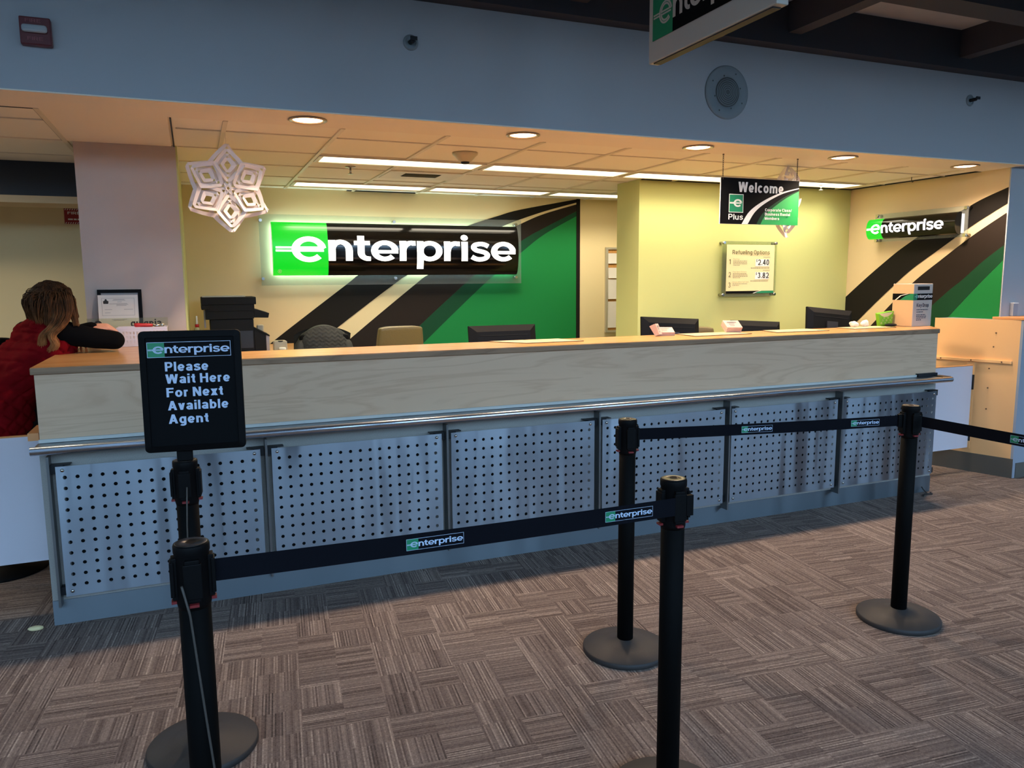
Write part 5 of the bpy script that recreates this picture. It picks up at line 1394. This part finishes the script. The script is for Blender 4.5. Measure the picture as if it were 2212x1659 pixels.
for x, z in ((0.46, 1.14), (0.45, 1.03), (0.07, 0.930), (0.30, 0.930), (0.52, 0.930), (0.30, 0.86), (0.43, 0.855), (0.43, 0.70), (0.30, 0.62), (0.43, 0.53), (0.30, 0.30), (0.43, 0.33)):
    d = 0.023 if z == 0.930 else (0.017 if x == 0.30 else 0.005)
    if z == 0.930: z = 0.915
    b = MB(); b.ell(Msc @ Vector((x, z, nsg * d)), (0.006, 0.006, 0.006), 10, 6); obj('screw', b, 'mat_edge', sc_)
b = MB(); b.prism([(B0.x + 0.13, B0.y - 0.40), (A0.x - 0.008, A0.y - 0.012), (A0.x + 0.72, A0.y - 0.012), (A0.x + 0.72, A0.y + 0.205), (A0.x + 0.02, A0.y + 0.205), (6.49, 0.248)], XY, 1.2455, 1.266); obj('cabinet_top', b, 'tan_edge', sc_, bevel=0.003)
b = MB(); b.box(A0.x + 0.03, A0.x + 0.7, A0.y - 0.005, A0.y, 0.0, 0.12); obj('front_kickboard', b, 'base_grey', sc_)
wd = thing('wall_dispenser', 'small pale upright holder standing on the side cabinet by the blue wall', 'holder', (6.62, 0.235, 1.267))
b = MB(); b.box(6.60, 6.655, 0.22, 0.252, 1.267, 1.372); obj('body', b, 'base_blue', wd, bevel=0.003)
b = MB(); b.box(6.602, 6.653, 0.216, 0.25, 1.366, 1.3735); obj('lip', b, 'white_print', wd)

# litter on the floor
b = MB(); b.ell((-0.17, 0.02, 0.012), (0.030, 0.018, 0.011), 14, 8)
for v in b.bm.verts: v.co.x += 0.01 * mnoise.noise(v.co * 40)
tag(obj('paper_scrap', b, 'paper_warm'), 'small cream paper scrap on the carpet by the left foot of the counter', 'scrap')
b = MB(); b.tube([(5.40, -0.05, 0.006), (5.44, -0.03, 0.012), (5.50, -0.04, 0.008), (5.53, 0.0, 0.006)], 0.005, 6); b.tube([(5.46, -0.035, 0.01), (5.47, 0.01, 0.03), (5.475, 0.03, 0.045)], 0.004, 6)
tag(obj('dark_twig', b, 'ink'), 'small dark scrap on the carpet at the right foot of the counter', 'scrap')

# ================================================================== THE SEATED WOMAN
pe = thing('person', 'person with long brown hair in red quilted vest leaning on the counter, seen from behind', 'person', (-0.42, 0.92, 0.36))
def capsule(b, pts, rr, seg=16):
    b.tube(pts, rr, seg)
    b.ell(pts[0], (rr[0],) * 3, seg, 8); b.ell(pts[-1], (rr[-1],) * 3, seg, 8)
def chainpts(P, R, n=6):
    P3 = [Vector(p) for p in P]; out, ro = [], []
    for i in range(len(P3) - 1):
        p0, p1, p2, p3 = P3[max(i - 1, 0)], P3[i], P3[i + 1], P3[min(i + 2, len(P3) - 1)]
        for k in range(n):
            t = k / n
            out.append(0.5 * ((2 * p1) + (-p0 + p2) * t + (2 * p0 - 5 * p1 + 4 * p2 - p3) * t * t + (-p0 + 3 * p1 - 3 * p2 + p3) * t ** 3)); ro.append(R[i] + (R[i + 1] - R[i]) * t)
    out.append(P3[-1]); ro.append(R[-1]); return out, ro
def limb(b, P, R):
    p, r = chainpts(P, R); capsule(b, p, r)
def fused(name, b, m, voxel, smooth, parent, label=None):
    """grow one continuous skin over the limbs"""
    me = bpy.data.meshes.new('tmp'); bmesh.ops.recalc_face_normals(b.bm, faces=b.bm.faces); b.bm.to_mesh(me); b.bm.free()
    o = bpy.data.objects.new('tmp', me); COL.objects.link(o)
    q = o.modifiers.new('r', 'REMESH'); q.mode = 'VOXEL'; q.voxel_size = voxel; q.use_smooth_shade = True
    s = o.modifiers.new('s', 'SMOOTH'); s.iterations = smooth; s.factor = 0.5
    dg = bpy.context.evaluated_depsgraph_get(); nm = bpy.data.meshes.new_from_object(o.evaluated_get(dg))
    bpy.data.objects.remove(o); bpy.data.meshes.remove(me)
    bb = MB(); bb.bm.from_mesh(nm); bpy.data.meshes.remove(nm)
    for f in bb.bm.faces: f.smooth = True
    return obj(name, bb, m, parent, label=label)
FW_ = Vector((0.7, 0.7, 0)); SD = Vector((0.7, -0.7, 0))       # facing, and towards her right
hipc = Vector((-0.44, 0.93, 0.86)); chest = Vector((-0.20, 0.90, 1.24)); neck = Vector((-0.155, 0.88, 1.37)); head = Vector((-0.105, 0.875, 1.468))
rs_, ls_ = Vector((-0.075, 0.795, 1.325)), Vector((-0.27, 1.00, 1.315))
re_, rw_ = Vector((0.175, 0.80, 1.272)), Vector((0.03, 1.01, 1.265))
le_, lw_ = Vector((-0.13, 1.20, 1.262)), Vector((0.045, 1.00, 1.335))
HF, HS = Vector((0.30, 0.954, 0)), Vector((0.954, -0.30, 0))
def torso(b, k):
    for s in (-1, 0, 1):
        d = SD * 0.075 * s
        limb(b, [hipc + d * 1.1, hipc + Vector((0.06, 0, 0.16)) + d * 0.8, chest + d * 1.3 + Vector((0, 0, -0.02)), chest + d * 1.35 + Vector((0.015, -0.005, 0.06))], [0.125 * k, 0.108 * k, 0.105 * k, 0.075 * k])
def arms(b, k, sl=1.0):
    limb(b, [rs_, (rs_ + re_) / 2 + Vector((0, -0.01, -0.005)), re_], [0.055 * k, 0.047 * k, 0.042 * k]); limb(b, [re_, (re_ + rw_) / 2, rw_], [0.042 * k, 0.039 * k, 0.028 * k])
    limb(b, [ls_, (ls_ + le_) / 2, le_], [0.055 * k, 0.047 * k, 0.042 * k]); limb(b, [le_, (le_ + lw_) / 2, lw_], [0.041 * k, 0.038 * k, 0.027 * k])
def hand(b, w, d, up, side):
    """palm with four bent fingers and a thumb from its side"""
    d = Vector(d).normalized(); up = Vector(up); up = (up - d * up.dot(d)).normalized(); s = d.cross(up) * side
    for k in range(4):
        o = s * (0.033 - 0.022 * k)
        limb(b, [w + d * 0.005 + o * 0.45, w + d * 0.045 + o * 0.9, w + d * 0.080 + o], [0.014, 0.0130, 0.0095])
        L = (0.024, 0.029, 0.027, 0.020)[k]
        p = w + d * 0.080 + o; c = 0.35 + 0.10 * k
        q1 = p + (d * math.cos(c) - up * math.sin(c)) * L * 1.35; c += 0.55
        q2 = q1 + (d * math.cos(c) - up * math.sin(c)) * L; c += 0.4
        q3 = q2 + (d * math.cos(c) - up * math.sin(c)) * L * 0.75
        limb(b, [p, q1, q2, q3], [0.0085, 0.0080, 0.0075, 0.0062])
    t0 = w + d * 0.022 + s * 0.026
    limb(b, [t0, t0 + d * 0.026 + s * 0.022 - up * 0.010, t0 + d * 0.055 + s * 0.024 - up * 0.020, t0 + d * 0.075 + s * 0.014 - up * 0.028], [0.0135, 0.0110, 0.0095, 0.0075])
b = MB(); torso(b, 0.92); arms(b, 0.88)
limb(b, [chest + Vector((0.02, -0.01, 0.08)), neck, head + Vector((-0.01, 0, -0.05))], [0.075, 0.056, 0.055])
Hm = Matrix.Rotation(math.radians(-35), 4, 'Z')
b.ell(head, (0.073, 0.092, 0.108), 22, 16, Matrix.Rotation(math.radians(-45), 4, 'Z'))
fc = head + HF * 0.062 + Vector((0, 0, -0.035)); b.ell(fc, (0.058, 0.055, 0.072), 18, 12)
b.ell(fc + HF * 0.030 + Vector((0, 0, -0.052)), (0.026, 0.026, 0.020), 12, 8)
limb(b, [fc + HF * 0.044 + Vector((0, 0, 0.032)), fc + HF * 0.068 + Vector((0, 0, 0.002))], [0.008, 0.012])
for s in (-1, 1):
    b.ell(head + HS * 0.078 * s + Vector((0, 0, -0.018)), (0.018, 0.018, 0.030), 12, 8)
    b.ell(fc + HF * 0.045 + Vector((0, 0, -0.022)) + HS * 0.008 * s, (0.012, 0.012, 0.006), 10, 6)
hand(b, lw_, (1.0, 0.10, 0.02), (0.0, -0.25, 1), 1)
hand(b, rw_, (-0.55, 0.8, -0.05), (0, 0, 1), -1)
kn = [hipc + SD * 0.09 + FW_ * 0.40 + Vector((0, 0, -0.03)), hipc - SD * 0.09 + FW_ * 0.40 + Vector((0, 0, -0.03))]
for s, K in zip((1, -1), kn):
    limb(b, [hipc + SD * 0.085 * s + Vector((0, 0, -0.04)), (hipc + SD * 0.085 * s + K) / 2 + Vector((0, 0, 0.0)), K], [0.085, 0.075, 0.055])
    A_k = K + Vector((-0.04, -0.04, -0.40)); limb(b, [K, (K + A_k) / 2 - FW_ * 0.015, A_k], [0.052, 0.050, 0.034])
    limb(b, [A_k + Vector((0, 0, -0.03)), A_k + FW_ * 0.13 + Vector((0, 0, -0.055))], [0.036, 0.028])
fused('body', b, 'skin', 0.0042, 2, pe)
for s in (-1, 1):
    p = fc + HF * 0.047 + HS * 0.029 * s + Vector((0, 0, 0.026))
    b = MB(); b.ell(p, (0.0115, 0.0115, 0.0085), 14, 10); ey = obj('eye', b, 'white_print', pe)
    b = MB(); b.ell(p + HF * 0.0085, (0.005, 0.005, 0.005), 10, 8); obj('iris', b, 'ink', ey)
# sleeves, vest, trousers, shoes
b = MB(); arms(b, 1.22)
fused('sleeves', b, 'sleeve', 0.008, 4, pe)
b = MB(); torso(b, 1.10)
limb(b, [chest + SD * 0.12 + Vector((0.03, -0.01, 0.055)), chest + Vector((0.02, -0.02, 0.105)), chest - SD * 0.12 + Vector((0.01, 0, 0.055))], [0.062, 0.075, 0.062])
limb(b, [hipc + Vector((-0.06, -0.04, -0.06)) + SD * 0.12, hipc + Vector((-0.10, -0.06, -0.03)), hipc - SD * 0.16 + Vector((-0.05, 0, -0.04))], [0.11, 0.13, 0.12])
vo_ = fused('quilted_vest', b, 'red_vest', 0.009, 4, pe)
for v in vo_.data.vertices:      # diamond quilting pressed into the padding
    c = v.co; a = (c.x + c.y) * 0.7 + c.z; d = (c.x + c.y) * 0.7 - c.z
    q = min(abs(((a / 0.085) % 1) - 0.5), abs(((d / 0.085) % 1) - 0.5)) * 2
    v.co += v.normal * (0.011 * (min(1, q * 2.6) - 0.6) + 0.006 * mnoise.noise(c * 12))
b = MB(); limb(b, [neck + SD * 0.055 + Vector((0, 0, -0.02)), neck + Vector((-0.045, -0.045, -0.01)), neck - SD * 0.055 + Vector((0, 0, -0.02))], [0.026, 0.030, 0.026]); obj('collar', b, 'red_vest', vo_)
b = MB()
for s, K in zip((1, -1), kn):
    limb(b, [hipc + SD * 0.085 * s + Vector((0, 0, -0.05)), (hipc + SD * 0.085 * s + K) / 2, K], [0.105, 0.088, 0.066]); A_k = K + Vector((-0.04, -0.04, -0.38)); limb(b, [K, A_k], [0.066, 0.050])
fused('trousers', b, 'trousers', 0.010, 4, pe)
for K in kn:
    A_k = K + Vector((-0.04, -0.04, -0.44)); b = MB(); limb(b, [A_k, A_k + FW_ * 0.15 + Vector((0, 0, -0.02))], [0.044, 0.036]); obj('shoe', b, 'black', pe)
# hair: a cap and many long strands gathered in locks
hm = bpy.data.materials.new('brown_hair'); hm.use_nodes = True
n_, l_ = nt(hm); bs = n_['Principled BSDF']; bs.inputs['Roughness'].default_value = 0.6; bs.inputs['Specular IOR Level'].default_value = 0.15
tc = n_.new('ShaderNodeTexCoord'); sx = n_.new('ShaderNodeSeparateXYZ'); l_.new(tc.outputs['Object'], sx.inputs[0])
nz = n_.new('ShaderNodeTexNoise'); nz.inputs['Scale'].default_value = 22; nz.inputs['Detail'].default_value = 3; l_.new(tc.outputs['Object'], nz.inputs[0])
ma = n_.new('ShaderNodeMath'); ma.operation = 'MULTIPLY_ADD'; ma.inputs[1].default_value = 0.30; l_.new(nz.outputs[0], ma.inputs[0]); l_.new(sx.outputs['Z'], ma.inputs[2])
mr = n_.new('ShaderNodeMapRange'); mr.inputs['From Min'].default_value = 1.02; mr.inputs['From Max'].default_value = 1.36; l_.new(ma.outputs[0], mr.inputs['Value'])
rp = n_.new('ShaderNodeValToRGB'); cr = rp.color_ramp
cr.elements[0].position = 0.0; cr.elements[0].color = tuple(lin(q) for q in (182, 122, 72)) + (1,)
cr.elements[1].position = 1.0; cr.elements[1].color = tuple(lin(q) for q in (40, 25, 14)) + (1,)
e_ = cr.elements.new(0.5); e_.color = tuple(lin(q) for q in (92, 58, 33)) + (1,)
l_.new(mr.outputs[0], rp.inputs[0]); l_.new(rp.outputs[0], bs.inputs['Base Color'])
b = MB()
hc = head + Vector((-0.016, -0.012, 0.012)); hr = Vector((0.108, 0.118, 0.117))
Rz = Matrix.Rotation(math.radians(-45), 4, 'Z')
# cap, open at the face
rings = 18; seg = 36
b.ell(hc, (0.092, 0.104, 0.106), 28, 18, Rz)
locks = [
    ([(-0.052, 0.775, 1.515), (-0.040, 0.745, 1.43), (-0.066, 0.715, 1.365), (-0.108, 0.71, 1.315), (-0.096, 0.715, 1.268), (-0.120, 0.735, 1.232), (-0.150, 0.745, 1.215)], 100, 0.024),
    ([(-0.028, 0.80, 1.50), (-0.010, 0.775, 1.42), (0.004, 0.755, 1.36), (0.000, 0.745, 1.335)], 46, 0.016),
    ([(-0.075, 0.765, 1.50), (-0.075, 0.735, 1.42), (-0.105, 0.725, 1.36), (-0.150, 0.725, 1.31), (-0.160, 0.735, 1.26), (-0.178, 0.745, 1.222)], 56, 0.022),
    ([(-0.145, 0.775, 1.50), (-0.160, 0.755, 1.43), (-0.160, 0.765, 1.385), (-0.135, 0.755, 1.35)], 60, 0.036),
    ([(-0.190, 0.815, 1.50), (-0.205, 0.805, 1.44), (-0.195, 0.815, 1.395), (-0.165, 0.80, 1.365)], 60, 0.032),
    ([(-0.10, 0.765, 1.50), (-0.11, 0.745, 1.43), (-0.115, 0.745, 1.37), (-0.12, 0.745, 1.33)], 60, 0.032),
    ([(-0.052, 0.815, 1.545), (-0.020, 0.80, 1.47), (-0.008, 0.785, 1.40), (0.000, 0.775, 1.345)], 60, 0.013),
    ([(-0.050, 0.865, 1.545), (-0.019, 0.86, 1.47), (-0.006, 0.845, 1.40), (0.000, 0.83, 1.34)], 60, 0.014),
    ([(-0.205, 0.90, 1.50), (-0.225, 0.91, 1.43), (-0.225, 0.93, 1.36), (-0.22, 0.94, 1.30)], 40, 0.03),
]
rn = random.Random(11)
crown = Vector((-0.085, 0.85, 1.575))
for P, n, sp_ in locks:
    P = [Vector(p) for p in P]
    for i in range(n * 3):
        o = Vector((rn.gauss(0, 1), rn.gauss(0, 1), rn.gauss(0, 0.4))); o = o / max(1, o.length * 0.75) * sp_
        st = crown + Vector((rn.uniform(-0.05, 0.04), rn.uniform(-0.05, 0.05), 0)) ; st.z = 1.572 - 3.2 * ((st.x + 0.10) ** 2 + (st.y - 0.86) ** 2)
        pts = [st]
        first = P[0] + o * 1.3
        for f in (0.35, 0.7):
            m_ = st.lerp(first, f); dv = (m_ - hc); q = math.sqrt((dv.x / 0.108) ** 2 + (dv.y / 0.108) ** 2 + (dv.z / 0.112) ** 2)
            pts.append(hc + dv / max(q, 1e-3) * rn.uniform(1.0, 1.05))
        ln = rn.uniform(0.72, 1.0)
        for k, p in enumerate(P):
            t = k / (len(P) - 1)
            if t > ln: break
            w = 1.3 - 0.75 * math.sin(PI * min(1, t * 0.9))
            pts.append(p + o * w + Vector((rn.uniform(-1, 1), rn.uniform(-1, 1), 0)) * 0.0035)
        pp, rr = chainpts(pts, [0.0019] * (len(pts) - 1) + [0.0005], 3)
        b.tube(pp, rr, 4, False)
obj('hair', b, hm, pe)
# her chair
wc = thing('stool_chair', 'black high-backed chair at the far left, beside the woman in the red vest', 'chair', (-0.50, 0.95, 0))
b = MB(); Mc_ = frame((-0.70, 0.86, 0.80), (0.31, 0.30, 0), (0, 0, 1)); b.prism(rrect(0, 0.12, 0.455, 0.485, 0.05), Mc_, -0.03, 0.03); obj('backrest', b, 'black', wc, bevel=0.01)
b = MB(); b.lathe([(0.20, 0.62), (0.225, 0.63), (0.225, 0.675), (0.20, 0.69)], (-0.48, 0.97, 0), 28); obj('seat', b, 'black', wc)
b = MB(); b.cyl((-0.48, 0.97, 0.03), (-0.48, 0.97, 0.62), 0.03, 14); b.box(0.20, 0.26, -0.10, 0.2, -0.02, 0.02, Mc_); obj('column', b, 'black', wc)
b = MB(); b.tube([(-0.48 + 0.21 * math.cos(q), 0.97 + 0.21 * math.sin(q), 0.30) for q in [2 * PI * k / 28 for k in range(29)]], 0.012, 8, False)
for k in range(3): b.cyl((-0.48, 0.97, 0.30), (-0.48 + 0.21 * math.cos(2.1 * k), 0.97 + 0.21 * math.sin(2.1 * k), 0.30), 0.009, 8)
obj('foot_ring', b, 'chrome', wc)
b = MB(); b.lathe([(0.22, 0.0), (0.22, 0.012), (0.05, 0.04), (0.03, 0.05)], (-0.48, 0.97, 0), 32); obj('base', b, 'black', wc)
